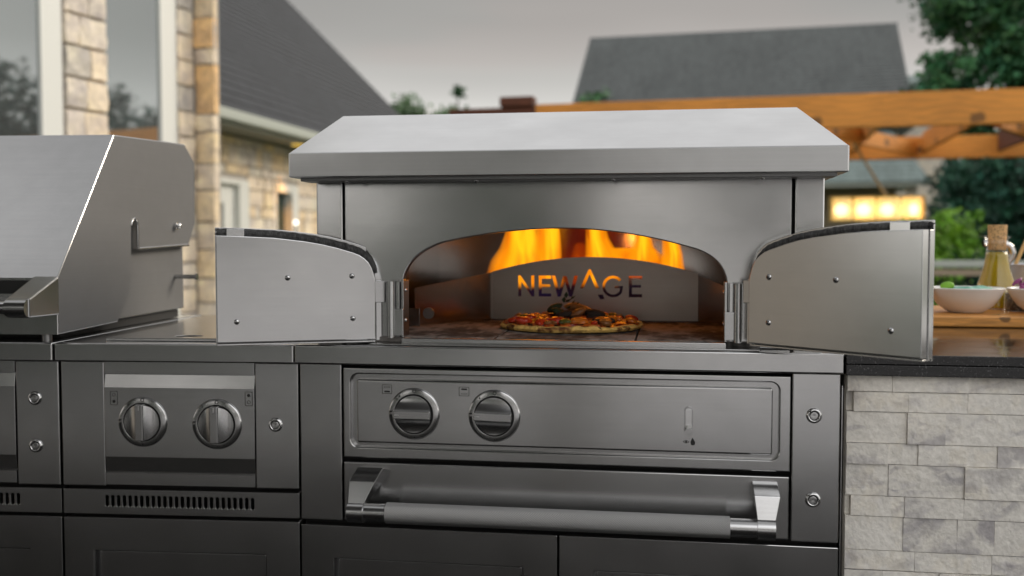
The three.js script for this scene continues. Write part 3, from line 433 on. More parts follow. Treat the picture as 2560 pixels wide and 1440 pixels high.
function screwHead(parent, x, y, z, r = 0.0042, name = 'screw') {
  const g = [new THREE.SphereGeometry(r, 18, 9, 0, 2 * Math.PI, 0, Math.PI / 2).rotateX(Math.PI / 2).scale(1, 1, 0.7).translate(x, y, z)];
  const s = mesh(name, g, M.polish, parent); mesh('cross_slot', [box(x - r * 0.45, x + r * 0.45, y - r * 0.11, y + r * 0.11, z + r * 0.55, z + r * 0.74, 0), box(x - r * 0.11, x + r * 0.11, y - r * 0.45, y + r * 0.45, z + r * 0.552, z + r * 0.742, 0)], M.black, parent); return s;
}
// lower door: raised frame round a sunken panel, with its sides turned in
function cabinetDoor(parent, x0, x1, y0, y1, px0, px1, py1, z = -0.015) {
  const d = part('cabinet_door', parent);
  const o = rrect(x0, x1, y0, y1, 0.002); o.holes.push(rrect(px0, px1, y0 + 0.06, py1, 0.002, THREE.Path));
  mesh('door_frame', ext(o, z - 0.018, z, 0.0012), M.steel, d);
  const i = rrect(px0 + 0.004, px1 - 0.004, y0 + 0.064, py1 - 0.004, 0.003); mesh('door_panel', [ext(i, z - 0.0175, z - 0.0125, 0.001)], M.steel, d); mesh('door_backing', box(px0 - 0.01, px1 + 0.01, y0 + 0.05, py1 + 0.01, z - 0.0195, z - 0.0182, 0), M.steelDark, d);
}
function trayPanel(parent, x0, x1) { // control panel standing proud between slanted bands
  const pts = [[-0.0145, 0.888], [-0.0145, 0.8695], [-0.0175, 0.8688], [-0.0175, 0.8672], [-0.0135, 0.8465], [-0.0135, 0.733], [-0.0165, 0.7088], [-0.0175, 0.707], [-0.0135, 0.7062], [-0.0135, 0.687], [-0.045, 0.687], [-0.045, 0.888]];
  return mesh('control_panel', extX(pts, x0, x1, 0.0005), M.steel, parent);
}
function burnerIcon(x, y, z, flip) { const o = rrect(-0.0062, 0.0062, -0.0115, 0.0115, 0.0018); o.holes.push(rrect(-0.0055, 0.0055, -0.0108, 0.0108, 0.0014, THREE.Path)); return [new THREE.ShapeGeometry(o).translate(x, y, z), annulus(0.0022, 0.0028, 0, 6.283, 18).translate(x, y + (flip ? -0.0055 : 0.0055), z), new THREE.CircleGeometry(0.0026, 18).translate(x, y + (flip ? 0.0055 : -0.0055), z)]; }
function slotPath(x, y0, y1, w) { const p = new THREE.Path(); p.moveTo(x - w / 2, y0 + w / 2); p.absarc(x, y0 + w / 2, w / 2, Math.PI, 2 * Math.PI, false); p.lineTo(x + w / 2, y1 - w / 2); p.absarc(x, y1 - w / 2, w / 2, 0, Math.PI, false); p.lineTo(x - w / 2, y0 + w / 2); return p; }
const YT = 0.92, YB = 0.8895;

// ---------------------------------------------------------------- oven cabinet
{
  const c = thing('oven_cabinet', 'stainless steel cabinet under the pizza oven with two knobs, drawer and doors', 'cabinet', [0, 0, -0.3]);
  mesh('countertop', box(-0.4195, 0.42, YB, YT, -0.62, 0, 0.0028, 3), M.steel, c);
  mesh('carcass', [box(-0.416, 0.4185, 0.1, 0.888, -0.6, -0.0345, 0)], M.gap, c); mesh('plinth', box(-0.40, 0.40, 0.005, 0.1, -0.55, -0.07, 0), M.black, c);
  mesh('stile', box(-0.4165, -0.3475, 0.6365, 0.8885, -0.034, -0.015, 0.002, 2), M.steel, c);
  mesh('stile', box(0.3485, 0.4175, 0.6355, 0.8885, -0.034, -0.015, 0.002, 2), M.steel, c);
  mesh('side_edge', box(0.4205, 0.4235, 0.1, 0.87, -0.3, -0.026, 0.001), M.steelSmooth, c);
  pushButton(c, 0.380, 0.8255, -0.0149); pushButton(c, 0.380, 0.6995, -0.0149);
  // control panel with a moulded groove
  const cp = part('control_panel', c);
  const fr = poly([[-0.3445, 0.7395], [0.3465, 0.7395], [0.3465, 0.8835], [-0.3445, 0.8835]]); fr.holes.push(rrect(-0.3325, 0.330, 0.7565, 0.8735, 0.0135, THREE.Path));
  mesh('panel_frame', ext(fr, -0.03, -0.0148, 0.0022, 4), M.steel, cp);
  const inn = rrect(-0.3225, 0.3205, 0.764, 0.865, 0.0035); mesh('panel_face', ext(inn, -0.03, -0.0142, 0.0030, 4), M.steel, cp);
  mesh('panel_groove', box(-0.336, 0.333, 0.753, 0.877, -0.031, -0.0235, 0), M.steelSmooth, cp);
  controlKnob(c, -0.2285, 0.8125, -0.0142, 0); controlKnob(c, -0.1005, 0.8125, -0.0142, -0.03);
  const ic = (x, y, low) => { const o = rrect(-0.0082, 0.0082, -0.0072, 0.0072, 0.0015); o.holes.push(rrect(-0.0075, 0.0075, -0.0065, 0.0065, 0.0012, THREE.Path)); const a = rrect(-0.0046, 0.0046, -0.0012, 0.0012, 0.0004), b = rrect(-0.0046, 0.0046, -0.0011, 0.0011, 0.0004); b.holes.push(rrect(-0.0041, 0.0041, -0.0007, 0.0007, 0.0003, THREE.Path)); return [new THREE.ShapeGeometry(o).translate(x, y, -0.0138), new THREE.ShapeGeometry(a).translate(x + 0.0003, y + (low ? -0.0038 : 0.0035), -0.0138), new THREE.ShapeGeometry(b).translate(x + 0.0003, y + (low ? 0.0034 : -0.0035), -0.0138)]; };
  mesh('printed_icon', ic(-0.2725, 0.8505, true), M.print, c); mesh('printed_icon', ic(-0.1485, 0.8495, false), M.print, c);
  const lv = part('vent_lever', c);
  { const o = new THREE.Shape(); const w = 0.0128; o.absarc(0.197, 0.8345 - w / 2, w / 2, 0, Math.PI, false); o.absarc(0.197, 0.7925 + w / 2, w / 2, Math.PI, 2 * Math.PI, false); o.holes.push(slotPath(0.197, 0.794, 0.833, 0.0105)); mesh('slot_rim', ext(o, -0.0143, -0.0134, 0.0003), M.steelSmooth, lv); mesh('slot_plate', ext(poly([[0.1925, 0.796], [0.2015, 0.796], [0.2015, 0.8305], [0.1925, 0.8305]]), -0.0143, -0.0136, 0.0002), M.polish, lv); }
  mesh('lever_pin', [cyl(0.0062, 0.016, 'z', 0.197, 0.798, -0.007, 24), cyl(0.0056, 0.001, 'z', 0.197, 0.798, 0.0014, 24)], M.steelSmooth, lv);
  { const eye = new THREE.Shape(); eye.moveTo(-0.005, 0); eye.quadraticCurveTo(0, 0.0045, 0.005, 0); eye.quadraticCurveTo(0, -0.0045, -0.005, 0); const eh = new THREE.Path(); eh.moveTo(-0.0038, 0); eh.quadraticCurveTo(0, 0.0032, 0.0038, 0); eh.quadraticCurveTo(0, -0.0032, -0.0038, 0); eye.holes.push(eh);
    const dr = new THREE.Shape(); dr.moveTo(-0.0006, 0.0058); dr.quadraticCurveTo(0.0034, 0, 0.0034, -0.0024); dr.absarc(0, -0.0024, 0.0034, 0, Math.PI, true); dr.quadraticCurveTo(-0.0032, 0.001, -0.0006, 0.0058);
    mesh('printed_icon', [new THREE.ShapeGeometry(eye, 12).translate(0.1935, 0.781, -0.0138), new THREE.CircleGeometry(0.0016, 14).translate(0.1935, 0.781, -0.0137), new THREE.ShapeGeometry(dr, 12).translate(0.2035, 0.7815, -0.0138)], M.print, c); }
  // drawer
  const d = part('drawer', c);
  mesh('drawer_front', box(-0.3445, 0.3455, 0.6375, 0.7325, -0.034, -0.0145, 0.0022, 3), M.steel, d);
  const HY = 0.6665, HZ = 0.034;
  mesh('handle_bar', [cyl(0.0135, 0.632, 'x', -0.002, HY, HZ, 32)], M.steelSmooth, d);
  mesh('knurled_sleeve', [cyl(0.0160, 0.516, 'x', -0.002, HY, HZ, 40)], (() => { return M.knurl; })(), d);
  for (const s of [-1, 1]) {
    const x0 = s < 0 ? -0.320 : 0.292, x1 = s < 0 ? -0.281 : 0.327, b0 = s < 0 ? -0.3195 : 0.296, b1 = s < 0 ? -0.2965 : 0.3195;
    mesh('handle_bracket', [hull([[x0, 0.7235, -0.0143], [x1, 0.7235, -0.0143], [x0, 0.7125, 0.030], [x1, 0.7125, 0.030], [b0, HY + 0.012, HZ + 0.007], [b1, HY + 0.012, HZ + 0.007], [b0, HY + 0.012, HZ - 0.012], [b1, HY + 0.012, HZ - 0.012], [x0 + 0.002, 0.70, -0.0143], [x1 - 0.002, 0.70, -0.0143]], 0.0012)], M.steel, d);
    mesh('handle_cap', cyl(0.0165, b1 - b0 + 0.002, 'x', (b0 + b1) / 2, HY, HZ, 32), M.steelSmooth, d);
  }
  cabinetDoor(c, -0.4165, -0.0022, 0.09, 0.6285, -0.362, -0.0545, 0.5755);
  cabinetDoor(c, 0.0008, 0.4175, 0.09, 0.6285, 0.0545, 0.36, 0.5755);
}

// ---------------------------------------------------------------- pizza oven
{
  const o = thing('pizza_oven', 'stainless steel pizza oven with open arched doors and a sloped hood', 'pizza oven', [0, 0.92, -0.3]);
  const ZF = -0.045;
  // front with the arched mouth
  const face = new THREE.Shape(); face.moveTo(-0.3495, 0.921); face.lineTo(-0.254, 0.921); face.lineTo(-0.254, 1.014);
  face.bezierCurveTo(-0.253, 1.046, -0.232, 1.067, -0.192, 1.081); face.bezierCurveTo(-0.13, 1.0955, -0.06, 1.1035, 0, 1.1035); face.bezierCurveTo(0.06, 1.1035, 0.13, 1.094, 0.196, 1.0745); face.bezierCurveTo(0.232, 1.066, 0.253, 1.046, 0.254, 1.014);
  face.lineTo(0.254, 0.921); face.lineTo(0.348, 0.921); face.lineTo(0.348, 1.1855); face.lineTo(-0.3495, 1.1855);
mesh('front_panel', ext(face, ZF - 0.018, ZF, 0.0018, 3, 24), M.steel, o);
  mesh('column', box(-0.3975, -0.3535, 0.9205, 1.1855, -0.2, ZF, 0.003, 3), M.steel, o);
  mesh('column', box(0.3525, 0.3955, 0.9205, 1.1855, -0.2, ZF, 0.003, 3), M.steel, o);
  mesh('gap_strip', box(-0.3533, -0.3497, 0.9215, 1.185, -0.06, ZF - 0.012, 0), M.gap, o); mesh('gap_strip', box(0.3482, 0.3523, 0.9215, 1.185, -0.06, ZF - 0.012, 0), M.gap, o);
  mesh('side_wall', [box(-0.396, -0.386, 0.9205, 1.185, -0.56, -0.2, 0.001), box(0.384, 0.394, 0.9205, 1.185, -0.56, -0.2, 0.001), box(-0.386, 0.384, 0.9205, 1.185, -0.56, -0.55, 0.001)], M.steel, o);
  mesh('upper_rail', box(-0.392, 0.39, 1.1795, 1.186, -0.06, ZF + 0.006, 0.0012), M.steel, o);
  // hood
  const hd = part('hood', o), hp = [];
  for (const [x, y, z] of [[-0.4115, 1.1845, 0.03], [0.4145, 1.1845, 0.03], [-0.4115, 1.217, 0.03], [0.4145, 1.217, 0.03], [-0.3925, 1.2975, -0.172], [0.3685, 1.2975, -0.172], [-0.3925, 1.2975, -0.5], [0.3685, 1.2975, -0.5], [-0.4115, 1.1845, -0.6], [0.4145, 1.1845, -0.6], [-0.4115, 1.22, -0.6], [0.4145, 1.22, -0.6]]) hp.push([x, y, z]);
  const R3 = [], rs = 0.0028; for (const p of hp) for (let i = 0; i < 8; i++) for (const e of [-1, -0.4, 0.4, 1]) { const a = i / 8 * 2 * Math.PI, c = Math.sqrt(Math.max(0, 1 - e * e)); R3.push([p[0] + rs * c * Math.cos(a) - 0.0, p[1] + rs * e, p[2] + rs * c * Math.sin(a)]); }
  { const g = hull(R3); // smooth over the rounded edges only
    mesh('hood_shell', g, M.steelTop, hd); }
  mesh('underside_lip', box(-0.40, 0.403, 1.1765, 1.1825, -0.03, 0.018, 0.001), M.steelDark, hd);
  for (const x of [-0.33, -0.125, 0.083, 0.3]) mesh('screw', new THREE.SphereGeometry(0.0032, 12, 8).translate(x, 1.1765, 0.004), M.polish, hd);
  // chamber
  const ch = part('chamber', o);
  mesh('wall', [box(-0.315, -0.305, 0.925, 1.16, -0.53, ZF - 0.02, 0), box(0.305, 0.315, 0.925, 1.16, -0.53, ZF - 0.02, 0), box(-0.305, 0.305, 0.925, 1.16, -0.54, -0.53, 0), box(-0.305, 0.305, 1.15, 1.16, -0.53, ZF - 0.02, 0)], M.ovenInside, ch);
  mesh('bracket', [box(-0.3, -0.296, 0.935, 1.10, -0.155, -0.15, 0.0006), box(-0.3045, -0.270, 0.933, 0.965, -0.222, -0.219, 0.0006)], M.ovenInside, ch);
  mesh('burner_knob', cyl(0.01, 0.006, 'z', -0.252, 0.957, -0.212, 20), M.steelDark, ch);
  // split baking stones
  for (const [x0, x1, m] of [[-0.304, -0.1055, 0], [-0.1030, 0.1145, 0], [0.1170, 0.304, 0]]) mesh('baking_stone', box(x0, x1, 0.9225, 0.9315, -0.4, -0.041, 0.0015), M.ovenStone, ch);
  mesh('stone_tray', box(-0.304, 0.304, 0.921, 0.9275, -0.52, -0.402, 0), M.ovenInside, ch);
  // deflector plate: lettering cut right through
  const pl = [[-0.171, 0.9335], [0.222, 0.9335], [0.222, 1.018]]; const N0 = 20; for (let i = 0; i <= N0; i++) { const x = lerp(0.222, -0.171, i / N0), q = (x - 0.022) / 0.197; pl.push([x, 1.054 - 0.030 * q * q]); }
  const ps = poly(pl);
  const X = (px) => -0.171 + (px - 1230) * 0.000763, Y = (py) => 0.977 + (742 - py) * 0.000763;
  const hole = (pts) => ps.holes.push(new THREE.Path(pts.map(([x, y]) => new THREE.Vector2(X(x), Y(y)))));
  hole([[1297, 741], [1297, 688], [1303, 688], [1330, 727], [1330, 688], [1338, 688], [1338, 741], [1331, 741], [1305, 704], [1305, 741]]);
  const E = (x0, x1) => hole([[x0, 741], [x0, 688], [x1, 688], [x1, 696], [x0 + 8, 696], [x0 + 8, 710], [x1 - 3, 710], [x1 - 3, 717], [x0 + 8, 717], [x0 + 8, 733], [x1, 733], [x1, 741]]);
  E(1349, 1381); E(1575, 1608);
  hole([[1382, 688], [1391, 688], [1401, 724], [1411, 689], [1420, 689], [1430, 724], [1439, 688], [1448, 688], [1434, 741], [1426, 741], [1415.5, 704], [1405, 741], [1397, 741]]);
  hole([[1453, 720], [1475, 672], [1480, 672], [1502, 720], [1493, 720], [1477.5, 685], [1462, 720]]);
  hole([[1498, 735], [1511, 735], [1515, 746], [1504, 747]]);
  { const a = []; const cx = 1536, cy = 714.5; for (let i = 0; i <= 22; i++) { const t = (40 + 285 * i / 22) * Math.PI / 180; a.push([cx + 27 * Math.cos(t), cy - 27 * Math.sin(t)]); } a.push([1561, 713], [1540, 713], [1540, 719], [1553, 719]); for (let i = 22; i >= 0; i--) { const t = (40 + 285 * i / 22) * Math.PI / 180; a.push([cx + 20 * Math.cos(t), cy - 20 * Math.sin(t)]); } hole(a); }
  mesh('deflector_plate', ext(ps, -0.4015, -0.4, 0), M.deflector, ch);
  mesh('deflector_wing', hull([[-0.1715, 0.9335, -0.4], [-0.1715, 0.9335, -0.4015], [-0.1715, 1.024, -0.4], [-0.1715, 1.024, -0.4015], [-0.285, 0.9335, -0.245], [-0.2865, 0.9335, -0.245], [-0.285, 1.0, -0.245], [-0.2865, 1.0, -0.245]]), M.ovenInside, ch); mesh('deflector_wing', hull([[0.2225, 0.9335, -0.4], [0.2225, 0.9335, -0.4015], [0.2225, 1.02, -0.4], [0.2225, 1.02, -0.4015], [0.3, 0.9335, -0.3], [0.3015, 0.9335, -0.3], [0.3, 0.99, -0.3], [0.3015, 0.99, -0.3]]), M.ovenInside, ch);
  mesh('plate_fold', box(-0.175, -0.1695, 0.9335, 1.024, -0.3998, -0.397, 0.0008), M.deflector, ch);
  mesh('burner_tube', cyl(0.012, 0.5, 'x', 0, 0.945, -0.465, 16), M.black, ch);
  // mouth trim
  mesh('sill', [box(-0.252, 0.252, 0.9215, 0.9305, -0.04, -0.026, 0.0015, 2), box(-0.30, 0.30, 0.9205, 0.9225, -0.04, -0.012, 0.0006)], M.steelSmooth, o);
  for (const s of [-1, 1]) {
    const j = part('jamb_strip', o); mesh('strip', box(s < 0 ? -0.2535 : 0.2495, s < 0 ? -0.2495 : 0.2535, 0.9315, 1.022, -0.066, -0.032, 0.0008), M.steelSmooth, j);
    for (const y of [0.958, 1.006]) mesh('screw', new THREE.SphereGeometry(0.0034, 12, 8).scale(0.6, 1, 1).translate(s * 0.2492, y, -0.046), M.polish, j);
  }
  // doors, swung wide open
  const prof = [[0, 0], [0, 0.093], [0.0015, 0.100], [0.006, 0.114], [0.0105, 0.122], [0.017, 0.1285], [0.025, 0.134], [0.035, 0.138], [0.06, 0.1455], [0.085, 0.1515], [0.109, 0.1555], [0.156, 0.161], [0.208, 0.1635]];
  function door(s, W, hinge, y0, turn, screws) {
    const d = part('oven_door', o); d.position.add(new THREE.Vector3(...hinge)); d.position.y += y0; d.rotation.y = turn; // x runs away from the hinge times s, z towards the viewer
    const outline = (e, top) => poly([[0 - e, -e * 0.4], ...prof.slice(1).map(([u, v]) => [u - e * clamp(1.6 - v * 4 + 0.2, 0, 1), v + e * clamp((v - 0.09) / 0.03)]), [W + (e ? 0.0015 : 0), 0.1645 + e], [W + (e ? 0.0015 : 0), -e * 0.4]].map(([u, v]) => [s * u, v]));
    mesh('inner_panel', ext(outline(0), -0.016, 0, 0.0012, 2), M.steel, d);
    const sk = outline(0.0125); mesh('outer_skin', ext(sk, -0.0285, -0.025, 0.0008), M.steelSmooth, d);
    mesh('edge_flange', [box(s < 0 ? -W - 0.0015 : W - 0.0008, s < 0 ? -W + 0.0008 : W + 0.0015, -0.002, 0.1645, -0.0255, -0.0162, 0.0006), box(s < 0 ? 0.002 : -0.0115, s < 0 ? 0.0115 : -0.002, -0.003, 0.094, -0.026, -0.012, 0.001), box(Math.min(0, s * W), Math.max(0, s * W), -0.0046, -0.002, -0.026, -0.004, 0.0006)], M.steel, d);
    const pts = prof.slice(2).map(([u, v]) => new THREE.Vector3(s * (u - 0.002), v + 0.0045, -0.0205)); pts.push(new THREE.Vector3(s * (W - 0.002), 0.1685, -0.0205));
    const cv = new THREE.CatmullRomCurve3(pts), rg = new THREE.TubeGeometry(cv, 80, 0.0066, 10), q = rg.attributes.position; for (let i = 0; i < q.count; i++) { const n = (vn(q.getX(i) * 300, q.getY(i) * 300 + q.getZ(i) * 400, 1e6, 1e6, 5) - 0.5) * 0.0022; q.setXYZ(i, q.getX(i), q.getY(i) + n, q.getZ(i) + n); }
    rg.computeVertexNormals();
    const fr = []; for (let i = 0; i < 26; i++) { const y = 0.168 + rr(-0.004, 0.004), z = -0.0205 + rr(-0.004, 0.004), x = s * (W - 0.008 + rr(-0.003, 0.003)); fr.push(bar([x, y, z], [x + s * rr(0.003, 0.009), y + rr(-0.001, 0.004), z + rr(-0.003, 0.004)], 0.0006, 5)); }
    mesh('rope_gasket', [rg, ...fr], M.rope, d);
    mesh('gasket_clip', [box(s < 0 ? -W + 0.016 : W - 0.052, s < 0 ? -W + 0.042 : W - 0.024, 0.1615, 0.1745, -0.0135, -0.0122, 0.0004)], M.polish, d);
    for (const [u, v] of screws) screwHead(d, s * u, v, -0.0003, 0.0044);
    mesh('hinge_arm', [box(s < 0 ? -0.003 : -0.0165, s < 0 ? 0.0165 : 0.003, 0.058, 0.092, -0.0115, -0.0088, 0.0008)], M.steelSmooth, d);
    return d;
  }
  door(-1, 0.2425, [-0.294, 0, -0.027], 0.928, THREE.MathUtils.degToRad(23.8), [[0.136, 0.099], [0.037, 0.101], [0.036, 0.034], [0.213, 0.032]]);
  door(1, 0.2655, [0.282, 0, 0.002], 0.934, THREE.MathUtils.degToRad(-40.8), [[0.035, 0.098], [0.143, 0.097], [0.035, 0.032], [0.224, 0.033]]);
  for (const s of [-1, 1]) {
    const h = part('hinge', o), x = s * 0.2695;
    mesh('barrel', [cyl(0.0068, 0.044, 'y', x, 0.998, -0.029, 24), cyl(0.0068, 0.0435, 'y', x, 0.9535, -0.029, 24), cyl(0.0055, 0.0895, 'y', x, 0.9755, -0.029, 16)], M.steelSmooth, h);
    mesh('leaf', [box(Math.min(s * 0.249, s * 0.2655), Math.max(s * 0.249, s * 0.2655), 0.934, 0.977, -0.0345, -0.0275, 0.0012)], M.steelSmooth, h);
    mesh('back_leaf', [box(Math.min(s * 0.2565, s * 0.262), Math.max(s * 0.2565, s * 0.262), 0.932, 1.02, -0.0448, -0.032, 0.0008)], M.steel, h);
  }
}
// ---------------------------------------------------------------- fire at the back of the oven
{
  const f = thing('fire', 'orange gas flames burning behind the lettered plate inside the oven', 'fire', [0.02, 0.95, -0.455]);
  // colour of a flame comes from streaks; u runs across, v up
  const streak = (k, a, b) => tex(128, 256, (u, v) => { const s = 0.75 * vn(u * 2.6 + 0.8 * v + k, v * 0.9, 1e6, 1e6, k) + 0.25 * vn(u * 6 + v, v * 1.6, 1e6, 1e6, k + 5), t = step(0.22, 0.7, s); return [lerp(a[0], b[0], t), lerp(a[1], b[1], t), lerp(a[2], b[2], t)]; });
  const soft = (lo, pw) => tex(64, 128, (u, v) => { const e = Math.sin(Math.PI * clamp(u)); return g1(Math.pow(e, pw) * step(0, lo, v) * step(0, 0.16, 1 - v)); }, null, false);
  const flameM = (a, b, k, str, lo, pw, op = 1) => new THREE.MeshStandardMaterial({ color: 0x000000, roughness: 1, emissive: 0xffffff, emissiveMap: streak(k, a, b), emissiveIntensity: str, alphaMap: soft(lo, pw), transparent: true, opacity: op, side: THREE.DoubleSide });
  function tongue(name, rows, z, mat, dep = 0.01) { // lens-shaped column through rows [y, x left, x right]
    const P = [], U = [], NU = 18, rowsN = 36, ys = rows.map((r) => r[0]);
    const at = (t) => { const q = t * (rows.length - 1), i = Math.min(rows.length - 2, Math.floor(q)), u = sm(q - i) * 0.5 + (q - i) * 0.5; return [0, 1, 2].map((c) => lerp(rows[i][c], rows[i + 1][c], u)); };
    const pt = (t, a, side) => { const [y, l, r] = at(t), w = Math.sin(Math.PI * a); return [lerp(l, r, a), y, z + side * dep * w + 0.006 * Math.sin(t * 5 + l * 40)]; };
    for (const side of [1, -1]) for (let i = 0; i < rowsN; i++) for (let j = 0; j < NU; j++) {
      const q = [[i, j], [i, j + 1], [i + 1, j + 1], [i, j], [i + 1, j + 1], [i + 1, j]]; if (side < 0) q.reverse();
      for (const [a, b] of q) { P.push(...pt(a / rowsN, b / NU, side)); U.push(b / NU, a / rowsN); }
    }
    const g = new THREE.BufferGeometry(); g.setAttribute('position', new THREE.Float32BufferAttribute(P, 3)); g.setAttribute('uv', new THREE.Float32BufferAttribute(U, 2)); g.computeVertexNormals(); g.userData.keepUV = true;
    const m = mesh(name, g, mat, f); m.castShadow = false; return m;
  }
  const Or = [1, 0.58, 0.04], Oy = [1, 0.67, 0.08], Od = [0.72, 0.27, 0.02], Rd = [0.42, 0.07, 0.03], Rk = [0.16, 0.02, 0.06];
  const mA = flameM(Od, Or, 601, 0.8, 0.2, 0.8), mB = flameM([0.55, 0.17, 0.02], Oy, 621, 1.1, 0.2, 1.5), mC = flameM(Rk, Rd, 641, 0.55, 0.25, 1.0, 0.75), mD = flameM(Od, Or, 661, 0.75, 0.14, 0.6), mE = flameM([0.6, 0.18, 0.02], Od, 671, 0.6, 0.25, 1.3, 0.7);
  tongue('flame', [[0.986, -0.16, -0.06], [1.02, -0.195, -0.078], [1.045, -0.186, -0.085], [1.07, -0.168, -0.092], [1.10, -0.157, -0.118], [1.135, -0.15, -0.13]], -0.46, mA);
  tongue('flame', [[0.99, -0.15, -0.05], [1.03, -0.175, -0.07], [1.06, -0.155, -0.085], [1.09, -0.146, -0.112], [1.14, -0.142, -0.124]], -0.45, mB);
  tongue('flame', [[0.995, -0.13, -0.055], [1.03, -0.135, -0.07], [1.06, -0.13, -0.085], [1.09, -0.124, -0.088], [1.14, -0.116, -0.096]], -0.443, mB);
  tongue('flame', [[0.99, -0.11, -0.035], [1.03, -0.11, -0.04], [1.07, -0.098, -0.042], [1.10, -0.094, -0.044], [1.145, -0.086, -0.056]], -0.455, mA);
  tongue('flame', [[0.99, -0.085, -0.03], [1.03, -0.082, -0.038], [1.07, -0.078, -0.041], [1.11, -0.074, -0.043], [1.145, -0.068, -0.05]], -0.443, mB);
  tongue('red_wall_glow', [[0.985, -0.10, 0.1], [1.04, -0.09, 0.11], [1.08, -0.07, 0.1], [1.14, -0.05, 0.06]], -0.478, mC);  // dark red glowing sheet stands in for the fire-lit back wall
  tongue('flame', [[0.99, -0.04, 0.02], [1.03, -0.035, 0.03], [1.06, -0.026, 0.024], [1.085, -0.02, 0.008]], -0.47, mE);
  tongue('flame', [[0.99, -0.02, 0.07], [1.03, -0.002, 0.085], [1.06, 0.004, 0.07], [1.09, 0.004, 0.052], [1.14, 0.004, 0.036]], -0.455, mA);
  tongue('flame', [[0.99, 0.0, 0.05], [1.03, 0.012, 0.062], [1.06, 0.014, 0.05], [1.09, 0.012, 0.038], [1.14, 0.01, 0.03]], -0.444, mB);
  tongue('flame', [[1.01, 0.01, 0.16], [1.03, 0.022, 0.17], [1.046, 0.03, 0.165], [1.062, 0.036, 0.15], [1.073, 0.046, 0.138]], -0.46, mD);
  tongue('flame', [[1.02, 0.065, 0.155], [1.05, 0.078, 0.15], [1.07, 0.092, 0.14], [1.09, 0.1, 0.134], [1.14, 0.108, 0.128]], -0.452, mA);
  tongue('flame', [[1.02, 0.09, 0.14], [1.05, 0.1, 0.134], [1.08, 0.106, 0.13], [1.12, 0.112, 0.125]], -0.443, mB);
  tongue('flame', [[1.005, 0.125, 0.2], [1.03, 0.145, 0.198], [1.06, 0.152, 0.194], [1.09, 0.153, 0.186], [1.12, 0.148, 0.168]], -0.456, mA);
  tongue('flame', [[1.01, 0.15, 0.195], [1.03, 0.162, 0.193], [1.06, 0.166, 0.19], [1.09, 0.163, 0.182], [1.12, 0.156, 0.166]], -0.444, mB);
  const mBlue = flameM([0.02, 0.015, 0.06], [0.07, 0.05, 0.16], 681, 0.6, 0.3, 0.6, 0.7);
  tongue('blue_flame', [[0.95, -0.17, 0.17], [0.98, -0.16, 0.17], [1.0, -0.15, 0.16]], -0.47, mBlue);
  const L1 = new THREE.PointLight(0xff8a22, 0.016); L1.position.set(-0.08, 1.085, -0.42); L1.castShadow = true; L1.shadow.radius = 1.5; scene.add(L1);
  const L2 = L1.clone(); L2.position.set(0.1, 1.08, -0.42); scene.add(L2);
}
